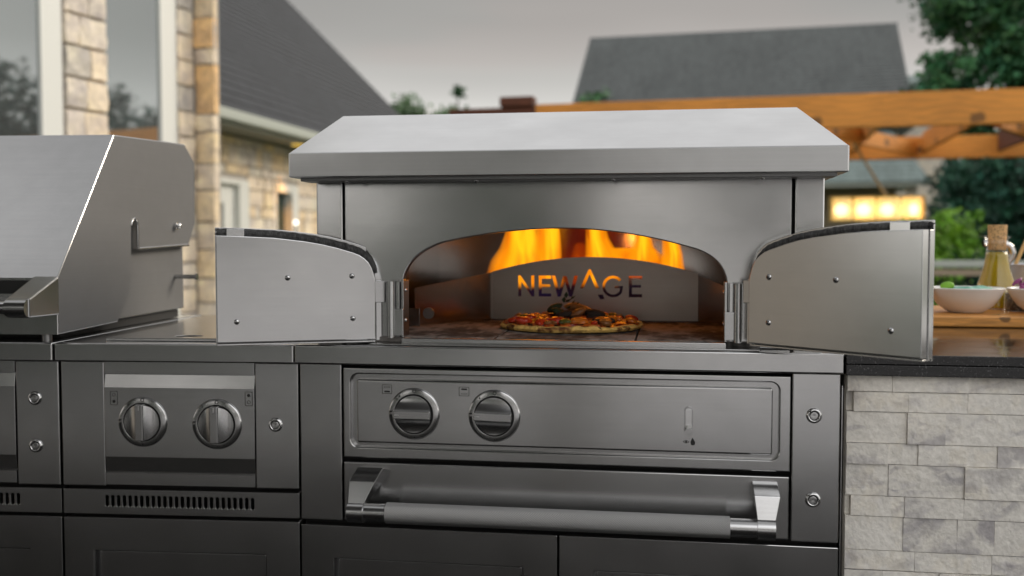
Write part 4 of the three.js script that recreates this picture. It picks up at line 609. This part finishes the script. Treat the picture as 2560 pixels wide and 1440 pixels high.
// ---------------------------------------------------------------- pizza
{
  const cx = -0.003, cz = -0.243, y0 = 0.9318, R = 0.124, p = thing('pizza', 'round pizza with tomatoes and browned cheese on the baking stones', 'pizza', [cx, y0, cz]);
  const crustT = tex(256, 256, (u, v) => { const a = fbm(u * 9, v * 9, 9, 9, 4, 701), f = fbm(u * 40, v * 40, 40, 40, 2, 705), ch = step(0.5, 0.72, 0.8 * fbm(u * 4, v * 4, 4, 4, 4, 708) + 0.2 * fbm(u * 20, v * 20, 20, 20, 2, 709)); const t = 0.95 + 0.3 * (a - 0.5) + 0.2 * (f - 0.5); return [lerp(0.95 * t, 0.3, ch), lerp(0.78 * t, 0.14, ch), lerp(0.44 * t, 0.06, ch)]; }, 0.13);
  const topT = tex(256, 256, (u, v) => { const a = fbm(u * 7, v * 7, 7, 7, 4, 721), b = fbm(u * 16, v * 16, 16, 16, 3, 727), ch = step(0.56, 0.72, b); let c = a > 0.5 ? [0.78, 0.45, 0.16] : [0.55, 0.17, 0.06]; const k = step(0.44, 0.56, a); c = [lerp(0.46, 0.74, k), lerp(0.10, 0.36, k), lerp(0.04, 0.12, k)]; return [lerp(c[0], 0.14, ch), lerp(c[1], 0.07, ch), lerp(c[2], 0.04, ch)]; }, 0.12);
  const N = 96, ring = (r, y, k, amp) => [...Array(N)].map((_, j) => { const a = j / N * 2 * Math.PI, w = 1 + amp * (fbm(Math.cos(a) * 4 + 9, Math.sin(a) * 4 + 9, 1e6, 1e6, 3, k) - 0.5), h = fbm(Math.cos(a) * 5 + 3, Math.sin(a) * 5 + 3, 1e6, 1e6, 2, k + 4); return [cx + r * w * Math.cos(a), y0 + y * (0.7 + 0.6 * h), cz + r * w * Math.sin(a)]; });
  const loft = (rows) => { const P = []; for (let i = 0; i + 1 < rows.length; i++) for (let j = 0; j < N; j++) { const a = rows[i][j], b = rows[i][(j + 1) % N], c = rows[i + 1][(j + 1) % N], d = rows[i + 1][j]; P.push(...a, ...c, ...b, ...a, ...d, ...c); } const g = new THREE.BufferGeometry(); g.setAttribute('position', new THREE.Float32BufferAttribute(P, 3)); g.computeVertexNormals(); return g; };
  mesh('crust', loft([ring(R * 0.9, 0, 731, 0.08), ring(R * 0.98, 0.002, 731, 0.08), ring(R, 0.006, 731, 0.08), ring(R * 0.975, 0.0105, 731, 0.08), ring(R * 0.94, 0.0115, 731, 0.08), ring(R * 0.87, 0.010, 731, 0.08)]), new THREE.MeshStandardMaterial({ map: crustT, roughness: 0.7, bumpMap: crustT, bumpScale: 0.002 }), p);
  mesh('cheese', loft([ring(R * 0.96, 0.009, 741, 0.1), ring(R * 0.925, 0.0145, 743, 0.14), ring(R * 0.7, 0.0165, 745, 0.14), ring(R * 0.4, 0.02, 747, 0.2), ring(R * 0.15, 0.023, 749, 0.2), ring(0.0001, 0.024, 749, 0)]), new THREE.MeshStandardMaterial({ map: topT, roughness: 0.34, bumpMap: topT, bumpScale: 0.003 }), p);
  const tomR = std([0.46, 0.035, 0.012], 0.22), tomO = std([0.62, 0.17, 0.02], 0.25), oliv = std([0.10, 0.10, 0.02], 0.3), onion = std([0.26, 0.03, 0.08], 0.4), mush = std([0.25, 0.1, 0.03], 0.4), basil = std([0.018, 0.035, 0.01], 0.7), burnt = std([0.03, 0.018, 0.012], 0.8);
  const lump = (r, sx, sy, sz, k) => { const g = new THREE.IcosahedronGeometry(r, 3), q = g.attributes.position; for (let i = 0; i < q.count; i++) { const n = 1 + 0.35 * (fbm(q.getX(i) / r * 1.4 + k, q.getY(i) / r * 1.4 + q.getZ(i) / r, 1e6, 1e6, 2, 7) - 0.5); q.setXYZ(i, q.getX(i) * n * sx, q.getY(i) * n * sy, q.getZ(i) * n * sz); } g.computeVertexNormals(); return g; };
  for (let i = 0; i < 70; i++) { const a = rr(0, 6.28), r = R * Math.sqrt(rnd()) * 0.9, x = cx + r * Math.cos(a), z = cz + r * Math.sin(a), k = Math.floor(rnd() * 8), y = y0 + 0.0155 + 0.006 * (1 - r / R), s = rr(0.006, 0.012);
    const kind = [['tomato', tomR], ['tomato', tomO], ['tomato', tomR], ['olive', oliv], ['onion', onion], ['mushroom', mush], ['tomato', tomO], ['burnt_herb', burnt]][k];
    mesh(kind[0], lump(s, 1.15, 0.62, 1, i).rotateY(rr(0, 6)).rotateZ(rr(-0.3, 0.3)).translate(x, y, z), kind[1], p); }
  for (const [x, z, m, s] of [[-0.072, 0.085, tomR, 0.0125], [-0.015, 0.09, tomR, 0.013], [0.022, 0.094, tomO, 0.013], [0.06, 0.07, tomO, 0.012], [0.0, 0.1, oliv, 0.009], [-0.042, 0.088, tomO, 0.01]]) mesh(m === oliv ? 'olive' : 'tomato', lump(s, 1.2, 0.6, 1, x * 99).translate(cx + x, y0 + 0.0185, cz + z), m, p);
  for (const [x, y, z, s, m, n] of [[0.024, 0.030, 0.0, 0.0155, mush, 'mushroom'], [-0.018, 0.028, 0.02, 0.012, basil, 'basil_leaf'], [0.004, 0.037, -0.004, 0.012, mush, 'mushroom'], [-0.03, 0.034, -0.01, 0.012, basil, 'basil_leaf'], [0.044, 0.025, 0.01, 0.014, burnt, 'burnt_herb'], [-0.008, 0.026, 0.03, 0.011, burnt, 'burnt_herb'], [0.014, 0.028, 0.028, 0.012, mush, 'mushroom']]) mesh(n, lump(s, 1.3, 0.6, 0.9, x * 200 + 3).rotateZ(rr(-0.5, 0.5)).translate(cx + x, y0 + y, cz + z), m, p);
  for (let i = 0; i < 9; i++) { const a = rr(-1, 1), g = hull([[0, 0, 0], [0.005, 0.002, 0.004], [0.012, 0.001, 0], [0.005, 0.003, -0.004], [0.006, -0.001, 0]]).rotateZ(rr(0.1, 1.4)).rotateY(rr(0, 6.28)).translate(cx - 0.004 + 0.014 * a, y0 + rr(0.034, 0.052), cz + rr(-0.012, 0.014)); mesh('basil_leaf', g, basil, p); }
}

// ---------------------------------------------------------------- side-burner cabinet and grill cabinet (their row is turned 4 degrees)
const TURN = THREE.MathUtils.degToRad(4);
{
  const c = thing('side_burner_cabinet', 'stainless cabinet left of the oven with two upright knobs and a slotted vent strip', 'cabinet', [-0.42, 0, 0], null, TURN);
  mesh('countertop', box(-0.3965, -0.0012, YB, YT, -0.62, 0, 0.0028, 3), M.steel, c);
  const lid = part('burner_lid', c); const ls = poly([[-0.325, -0.036], [-0.078, -0.036], [-0.078, -0.50], [-0.325, -0.50]]); const nt = new THREE.Path(); nt.absellipse(-0.203, -0.075, 0.024, 0.017, 0, 2 * Math.PI, false); ls.holes.push(nt);
  mesh('lid_plate', new THREE.ExtrudeGeometry(ls, { depth: 0.003, bevelThickness: 0.001, bevelSize: 0.0015, bevelSegments: 2, curveSegments: 24 }).rotateX(Math.PI / 2).translate(0, YT + 0.0044, 0), M.steel, lid);
  mesh('finger_notch', new THREE.CylinderGeometry(0.026, 0.026, 0.0012, 24).scale(1, 1, 0.72).translate(-0.203, YT + 0.0009, -0.075), M.black, lid);
  mesh('carcass', box(-0.393, 0.0005, 0.1, 0.888, -0.6, -0.0345, 0), M.gap, c); mesh('plinth', box(-0.39, 0, 0.005, 0.1, -0.55, -0.07, 0), M.black, c);
  mesh('stile', box(-0.3945, -0.3215, 0.6835, 0.8885, -0.034, -0.015, 0.002, 2), M.steel, c);
  mesh('stile', box(-0.0695, 0.0015, 0.6845, 0.8885, -0.034, -0.015, 0.002, 2), M.steel, c);
  trayPanel(c, -0.3205, -0.0705);
  controlKnob(c, -0.256, 0.7908, -0.0135, Math.PI / 2 - 3.14159); controlKnob(c, -0.1322, 0.789, -0.0135, Math.PI / 2 - 3.14159);
  mesh('printed_icon', burnerIcon(-0.3045, 0.829, -0.0131, false), M.print, c); mesh('printed_icon', burnerIcon(-0.0795, 0.8305, -0.0131, true), M.print, c);
  pushButton(c, -0.036, 0.789, -0.0149, false);
  const vp = rrect(-0.3945, 0.0015, 0.637, 0.6785, 0.002); for (let i = 0; i < 26; i++) vp.holes.push(slotPath(-0.3205 + i * (0.2445 / 25), 0.6495, 0.6685, 0.0056)); mesh('vent_strip', ext(vp, -0.028, -0.0155, 0.0008, 2, 6), M.steel, c);
  cabinetDoor(c, -0.3945, 0.0015, 0.09, 0.6315, -0.344, -0.054, 0.5765);
}
{
  const c = thing('grill_cabinet', 'stainless cabinet under the grill at the left edge with two round buttons', 'cabinet', [-0.82, 0, 0.028], null, TURN); // 0.4 m along the row
  const o = 0.4; // local x of the row minus the group's place
  const X = (x) => x + o;
  mesh('countertop', box(X(-1.3), X(-0.3985), YB, YT, -0.62, 0.0015, 0.0028, 3), M.steel, c);
  mesh('carcass', box(X(-1.297), X(-0.3985), 0.1, 0.888, -0.6, -0.0345, 0), M.gap, c); mesh('plinth', box(X(-1.29), X(-0.40), 0.005, 0.1, -0.55, -0.07, 0), M.black, c);
  mesh('stile', box(X(-0.4705), X(-0.3975), 0.6835, 0.8885, -0.034, -0.0145, 0.002, 2), M.steel, c); mesh('stile', box(X(-1.298), X(-1.22), 0.6835, 0.8885, -0.034, -0.0145, 0.002, 2), M.steel, c);
  trayPanel(c, X(-1.219), X(-0.4725));
  for (let i = 0; i < 4; i++) controlKnob(c, X(-1.12 + i * 0.15), 0.7905, -0.0135, Math.PI / 2 - 3.14159);
  pushButton(c, X(-0.438), 0.827, -0.0143, false); pushButton(c, X(-0.438), 0.7485, -0.0143, false);
  const vp = rrect(X(-1.298), X(-0.397), 0.637, 0.6785, 0.002); for (let i = 0; i < 32; i++) vp.holes.push(slotPath(X(-0.4715 - i * 0.0098), 0.6495, 0.6685, 0.0056)); mesh('vent_strip', ext(vp, -0.028, -0.0155, 0.0008, 2, 6), M.steel, c);
  cabinetDoor(c, X(-0.845), X(-0.397), 0.09, 0.6315, X(-0.79), X(-0.452), 0.5765); cabinetDoor(c, X(-1.298), X(-0.849), 0.09, 0.6315, X(-1.245), X(-0.90), 0.5765);
}
{
  const g = thing('barbecue_grill', 'stainless barbecue grill with closed slanted lid at the left edge', 'grill', [-0.42, 0, 0], null, TURN);
  const lid = new THREE.Shape(); const P = [[-0.021, 0.931], [-0.0215, 1.024], [-0.223, 1.278], [-0.475, 1.289], [-0.54, 1.291], [-0.592, 1.256], [-0.588, 1.122], [-0.554, 1.077], [-0.3135, 1.0695], [-0.3125, 1.114]];
  P.forEach(([z, y], i) => (i ? lid.lineTo(-z, y) : lid.moveTo(-z, y))); lid.absarc(0.2995, 1.114, 0.013, 0, Math.PI, false); lid.lineTo(0.285, 1.07); lid.lineTo(0.279, 0.992); lid.lineTo(0.226, 0.9355); lid.lineTo(0.021, 0.931);
  mesh('lid', extX(lid, -1.22, -0.4005, 0.002), M.steel, g);
  { mesh('lid_side', extX(lid, -0.4015, -0.4001, 0.0004, 0.0018), M.satin, g); }
  mesh('flap_edge', [bar([-0.4005, 1.0695, -0.3135], [-0.4005, 1.0765, -0.552], 0.0028, 8), bar([-0.4005, 1.0695, -0.3135], [-0.4005, 1.114, -0.3125], 0.0026, 8), new THREE.TorusGeometry(0.013, 0.0024, 8, 20, Math.PI).rotateY(Math.PI / 2).translate(-0.4005, 1.114, -0.2995)], M.steelSmooth, g);
  mesh('body_side', extX([[-0.052, 0.94], [-0.559, 0.941], [-0.556, 1.098], [-0.5, 1.198], [-0.2, 1.198], [-0.052, 1.0]], -0.4172, -0.4158, 0.0003), M.satin, g);
  mesh('body', extX([[-0.05, 0.938], [-0.5605, 0.9395], [-0.5575, 1.1], [-0.5, 1.2], [-0.2, 1.2], [-0.05, 1.0]], -1.21, -0.4165, 0.001), M.steel, g);
  mesh('base', [box(-1.2, -0.425, 0.921, 0.9375, -0.55, -0.07, 0)], M.black, g); mesh('foot', [cyl(0.008, 0.011, 'y', -0.428, 0.9255, -0.035, 14)], M.steelDark, g);
  mesh('lid_shadow', box(-1.2, -0.442, 0.998, 1.02, -0.0205, -0.0185, 0.0006), M.black, g);  // black strip paints the handle's shadow on the lid front
  const h = part('handle', g);
  mesh('bracket', hull([[-0.438, 1.0235, -0.021], [-0.4015, 1.0235, -0.021], [-0.438, 0.966, -0.021], [-0.4015, 0.966, -0.021], [-0.438, 0.992, 0.056], [-0.405, 0.992, 0.056], [-0.438, 0.967, 0.056], [-0.405, 0.967, 0.056]], 0.003), M.steelSmooth, h);
  mesh('bracket_end', cyl(0.0145, 0.034, 'x', -0.4215, 0.980, 0.056, 28), M.steelSmooth, h); mesh('bar', cyl(0.0105, 0.76, 'x', -0.8, 0.980, 0.056, 24), M.polish, h);
  const b = part('bolt', g); mesh('collar', cyl(0.0075, 0.006, 'x', -0.397, 1.116, -0.482, 18), M.polish, b); mesh('bolt_head', new THREE.SphereGeometry(0.0068, 14, 10).scale(0.8, 1, 1).translate(-0.3905, 1.116, -0.482), M.polish, b);
  for (const y of [1.047, 1.015]) mesh('rivet', new THREE.SphereGeometry(0.0032, 10, 8).scale(0.6, 1, 1).translate(-0.4155, y, -0.3), M.steelDark, g);
  mesh('peg', [cyl(0.0048, 0.046, 'x', -0.392, 1.009, -0.515, 14), cyl(0.0068, 0.005, 'x', -0.3685, 1.009, -0.515, 14)], M.steelSmooth, g);
}

// ---------------------------------------------------------------- marble-faced counter on the right
{
  const c = thing('marble_counter', 'counter faced with split white marble strips under a black granite top', 'counter', [0.86, 0, -0.3]);
  const gt = part('granite_top', c);
  mesh('granite_slab', box(0.4215, 1.75, 0.9053, 0.9195, -0.66, 0.004, 0.0012, 2), M.granite, gt); mesh('granite_slab', box(0.4215, 1.75, 0.8888, 0.9047, -0.66, 0.004, 0.0012, 2), M.granite, gt);
  mesh('core', box(0.4245, 1.73, 0, 0.8885, -0.64, -0.024, 0), M.mortar, c);
  const w = part('marble_cladding', c);
  const rows = [[0.8645, 0.888, [0.426, 0.489, 0.594, 0.70, 0.80], [0, 1, 0, 1]], [0.8345, 0.864, [0.426, 0.4355, 0.512, 0.594, 0.70, 0.8], [0, 0, 0, 1, 0]], [0.788, 0.834, [0.426, 0.511, 0.564, 0.636, 0.70, 0.78], [1, 3, 0, 1, 0]], [0.7570, 0.7875, [0.426, 0.485, 0.527, 0.594, 0.636, 0.72], [1, 0, 0, 0, 3]], [0.7100, 0.7565, [0.426, 0.486, 0.5915, 0.70, 0.8], [0, 2, 0, 1]], [0.6795, 0.7095, [0.426, 0.4335, 0.509, 0.5915, 0.70], [0, 0, 1, 3]], [0.6290, 0.679, [0.426, 0.508, 0.583, 0.634, 0.70], [0, 2, 2, 1]], [0.5995, 0.6285, [0.426, 0.525, 0.632, 0.70], [0, 0, 2]]];
  for (let y = 0.599, k = 0; y > 0.02; k++) { const h = [0.046, 0.03, 0.05, 0.032][k % 4]; const xs = [0.426]; while (xs[xs.length - 1] < 0.78) xs.push(xs[xs.length - 1] + rr(0.05, 0.12)); rows.push([Math.max(0.006, y - h), y - 0.0005, xs, xs.map(() => Math.floor(rnd() * 4))]); y -= h; }
  for (const [y0, y1, xs0, ms] of rows) {
    const xs = [...xs0], mm = [...ms]; while (xs[xs.length - 1] < 1.72) { xs.push(Math.min(1.72, xs[xs.length - 1] + rr(0.06, 0.13))); mm.push([0, 1, 0, 3, 2][Math.floor(rnd() * 5)]); }
    for (let i = 0; i + 1 < xs.length; i++) { const proud = [0, 0.0014, -0.001, 0.0007, 0.0028, -0.0005][Math.floor(rnd() * 6)]; const narrow = xs[i + 1] - xs[i] < 0.012; mesh('marble_tile', stoneGeo(xs[i] + 0.0001, xs[i + 1] - 0.0001, y0 + 0.0001, y1 - 0.0001, -0.03, -0.011 + (narrow ? -0.008 : proud), 0.0011, 4, 3, 0.0002), M.marble[mm[i]], w); }
  }
}
// ---------------------------------------------------------------- things on the granite
{
  const b = mesh('cutting_board', box(0.50, 1.15, 0.9198, 0.9412, -0.84, -0.505, 0.004, 3), M.boardWood); tag(b, 'wooden serving board on the granite under the white bowls', 'cutting board');
  const china = new THREE.MeshPhysicalMaterial({ color: new THREE.Color().setRGB(0.78, 0.76, 0.73), roughness: 0.25 });
  const prof = [[0.0001, 0.001], [0.030, 0.0], [0.034, 0.002], [0.052, 0.015], [0.064, 0.032], [0.0715, 0.048], [0.0725, 0.0495], [0.071, 0.0505], [0.0695, 0.0495], [0.061, 0.034], [0.049, 0.019], [0.03, 0.009], [0.0001, 0.008]];
  function bowl(x, z, label) { const t = thing('white_bowl', label, 'bowl', [x, 0.9413, z], 'white bowls on the board'); mesh('bowl_shell', lathe(prof, 64).translate(x, 0.9413, z), china, t); return t; }
  const b1 = bowl(0.757, -0.612, 'white bowl with pale green sauce beside the oil bottle');
  const sauceT = tex(128, 128, (u, v) => { const a = fbm(u * 8, v * 8, 8, 8, 4, 801); return [0.42 + 0.5 * (a - 0.4), 0.66 + 0.3 * (a - 0.5), 0.60 + 0.36 * (a - 0.5)]; }, 0.06);
  const sg = new THREE.SphereGeometry(0.05, 40, 14, 0, 6.283, 0, 1.57).scale(1.05, 0.24, 1.0), sq = sg.attributes.position; for (let i = 0; i < sq.count; i++) sq.setY(i, sq.getY(i) + 0.012 * (fbm(sq.getX(i) * 50 + 9, sq.getZ(i) * 50 + 9, 1e6, 1e6, 3, 5) - 0.5)); sg.computeVertexNormals();
  const sc = mesh('sauce', sg.translate(0.765, 0.9815, -0.612), new THREE.MeshStandardMaterial({ map: sauceT, roughness: 0.5 })); tag(sc, 'pale green creamy sauce filling the white bowl', 'sauce');
  const lf = mesh('herb_leaf', new THREE.SphereGeometry(0.0125, 20, 12).scale(1.1, 0.72, 0.5).rotateZ(0.1).translate(0.719, 0.9945, -0.603), std([0.16, 0.36, 0.02], 0.55)); tag(lf, 'bright green herb leaf at the rim of the sauce bowl', 'leaf');
  bowl(0.618, -0.60, 'white bowl almost hidden behind the open right oven door');
  const b3 = bowl(0.905, -0.60, 'white bowl with chopped red onion cut off by the right edge');
  const on = mesh('red_onion', [...Array(26)].map(() => new THREE.TorusGeometry(rr(0.008, 0.013), rr(0.0022, 0.0035), 6, 14, rr(2, 3.6)).rotateX(rr(0, 3)).rotateY(rr(0, 3)).translate(0.905 + rr(-0.048, 0.04), 0.989 + rr(-0.003, 0.012), -0.60 + rr(-0.035, 0.035))), std([0.22, 0.03, 0.14], 0.35)); tag(on, 'purple red onion slices heaped in the white bowl at the edge', 'onion');
  // oil bottle
  const bx = 0.852, bz = -0.735, y0 = 0.9413, t = thing('oil_bottle', 'glass bottle of golden olive oil closed with a cork', 'bottle', [bx, y0, bz]);
  const gp = [[0.0001, 0.002], [0.043, 0.0], [0.0455, 0.004], [0.044, 0.02], [0.036, 0.055], [0.0265, 0.085], [0.0215, 0.115], [0.0205, 0.132], [0.0245, 0.136], [0.0255, 0.140], [0.0215, 0.144], [0.022, 0.148], [0.0262, 0.151], [0.025, 0.1535]]; // thin-walled glass
  mesh('glass', lathe(gp, 56).translate(bx, y0, bz), new THREE.MeshPhysicalMaterial({ color: 0xffffff, roughness: 0.02, transmission: 1, thickness: 0, ior: 1.5 }), t);
  mesh('spout', hull([[bx - 0.022, y0 + 0.1475, bz - 0.006], [bx - 0.022, y0 + 0.1475, bz + 0.006], [bx - 0.037, y0 + 0.1545, bz], [bx - 0.022, y0 + 0.155, bz - 0.007], [bx - 0.022, y0 + 0.155, bz + 0.007], [bx - 0.035, y0 + 0.157, bz]]), new THREE.MeshPhysicalMaterial({ color: 0xffffff, roughness: 0.05, transmission: 1, thickness: 0, ior: 1.5 }), t);
  mesh('oil', lathe([[0.0001, 0.003], [0.0425, 0.0035], [0.0447, 0.006], [0.0434, 0.02], [0.0354, 0.055], [0.0259, 0.085], [0.0212, 0.113], [0.0208, 0.1205], [0.0001, 0.1205]], 48).translate(bx, y0, bz), new THREE.MeshPhysicalMaterial({ color: new THREE.Color().setRGB(0.62, 0.47, 0.025), roughness: 0.12, transmission: 0.55, thickness: 0, ior: 1.47, side: THREE.DoubleSide }), t);
  const corkT = tex(128, 128, (u, v) => { const a = fbm(u * 20, v * 20, 20, 20, 3, 811), d = step(0.64, 0.72, fbm(u * 30, v * 26, 30, 26, 2, 815)); const q = (0.9 + 0.2 * (a - 0.5)) * (1 - 0.35 * d); return [0.88 * q, 0.71 * q, 0.49 * q]; }, 0.06);
  mesh('cork', lathe([[0.0001, 0.124], [0.0172, 0.124], [0.0181, 0.152], [0.0192, 0.176], [0.0185, 0.1772], [0.0001, 0.1772]], 36).translate(bx, y0, bz), new THREE.MeshStandardMaterial({ map: corkT, roughness: 0.85 }), t);
  // metal pot with a handle, skewers and a spice jar
  const pt = thing('metal_pot', 'grey metal pot with a bent handle behind the oil bottle', 'pot', [0.99, 0.92, -0.90]);
  mesh('pot_body', lathe([[0.0001, 0], [0.078, 0], [0.080, 0.004], [0.080, 0.086], [0.083, 0.09], [0.081, 0.092], [0.076, 0.088], [0.076, 0.006], [0.0001, 0.004]], 56).translate(0.99, 0.9415, -0.90), new THREE.MeshStandardMaterial({ color: new THREE.Color().setRGB(0.5, 0.5, 0.53), metalness: 0.9, roughness: 0.35 }), pt);
  mesh('handle', new THREE.TubeGeometry(new THREE.CatmullRomCurve3([[0.915, 1.035, -0.87], [0.925, 1.055, -0.868], [0.917, 1.073, -0.866], [0.895, 1.079, -0.864], [0.862, 1.079, -0.862]].map((q) => new THREE.Vector3(...q)), false, 'centripetal'), 40, 0.0085, 12), M.polish, pt);
  for (const [a, b2, l] of [[[0.925, 1.02, -0.86], [0.965, 1.12, -0.86], 'thin wooden skewer leaning up from the metal pot'], [[0.80, 0.955, -0.70], [0.845, 1.045, -0.77], 'wooden pick leaning behind the sauce bowl']]) { const s = mesh('wooden_skewer', bar(a, b2, 0.0042, 8), std([0.62, 0.40, 0.16], 0.6)); tag(s, l, 'skewer'); }
  const jar = thing('spice_jar', 'small jar of dark speckled peppercorns between the two bowls', 'jar', [0.875, 0.9413, -0.665]);
  const pep = tex(128, 128, (u, v) => { const a = vn(u * 22, v * 22, 22, 22, 821); return a > 0.7 ? [0.45, 0.40, 0.32] : [0.12 * a, 0.11 * a, 0.1 * a]; }, 0.05);
  mesh('peppercorns', cyl(0.0255, 0.036, 'y', 0.875, 0.9605, -0.665, 28), new THREE.MeshStandardMaterial({ map: pep, roughness: 0.7 }), jar);
  mesh('glass', lathe([[0.0001, 0.0005], [0.0275, 0.0005], [0.0285, 0.003], [0.0285, 0.043], [0.0265, 0.046], [0.0265, 0.003], [0.0001, 0.0025]], 36).translate(0.875, 0.9413, -0.665), new THREE.MeshPhysicalMaterial({ color: 0xffffff, roughness: 0.03, transmission: 1, thickness: 0, ior: 1.5 }), jar);
}
renderer.render(scene, camera);
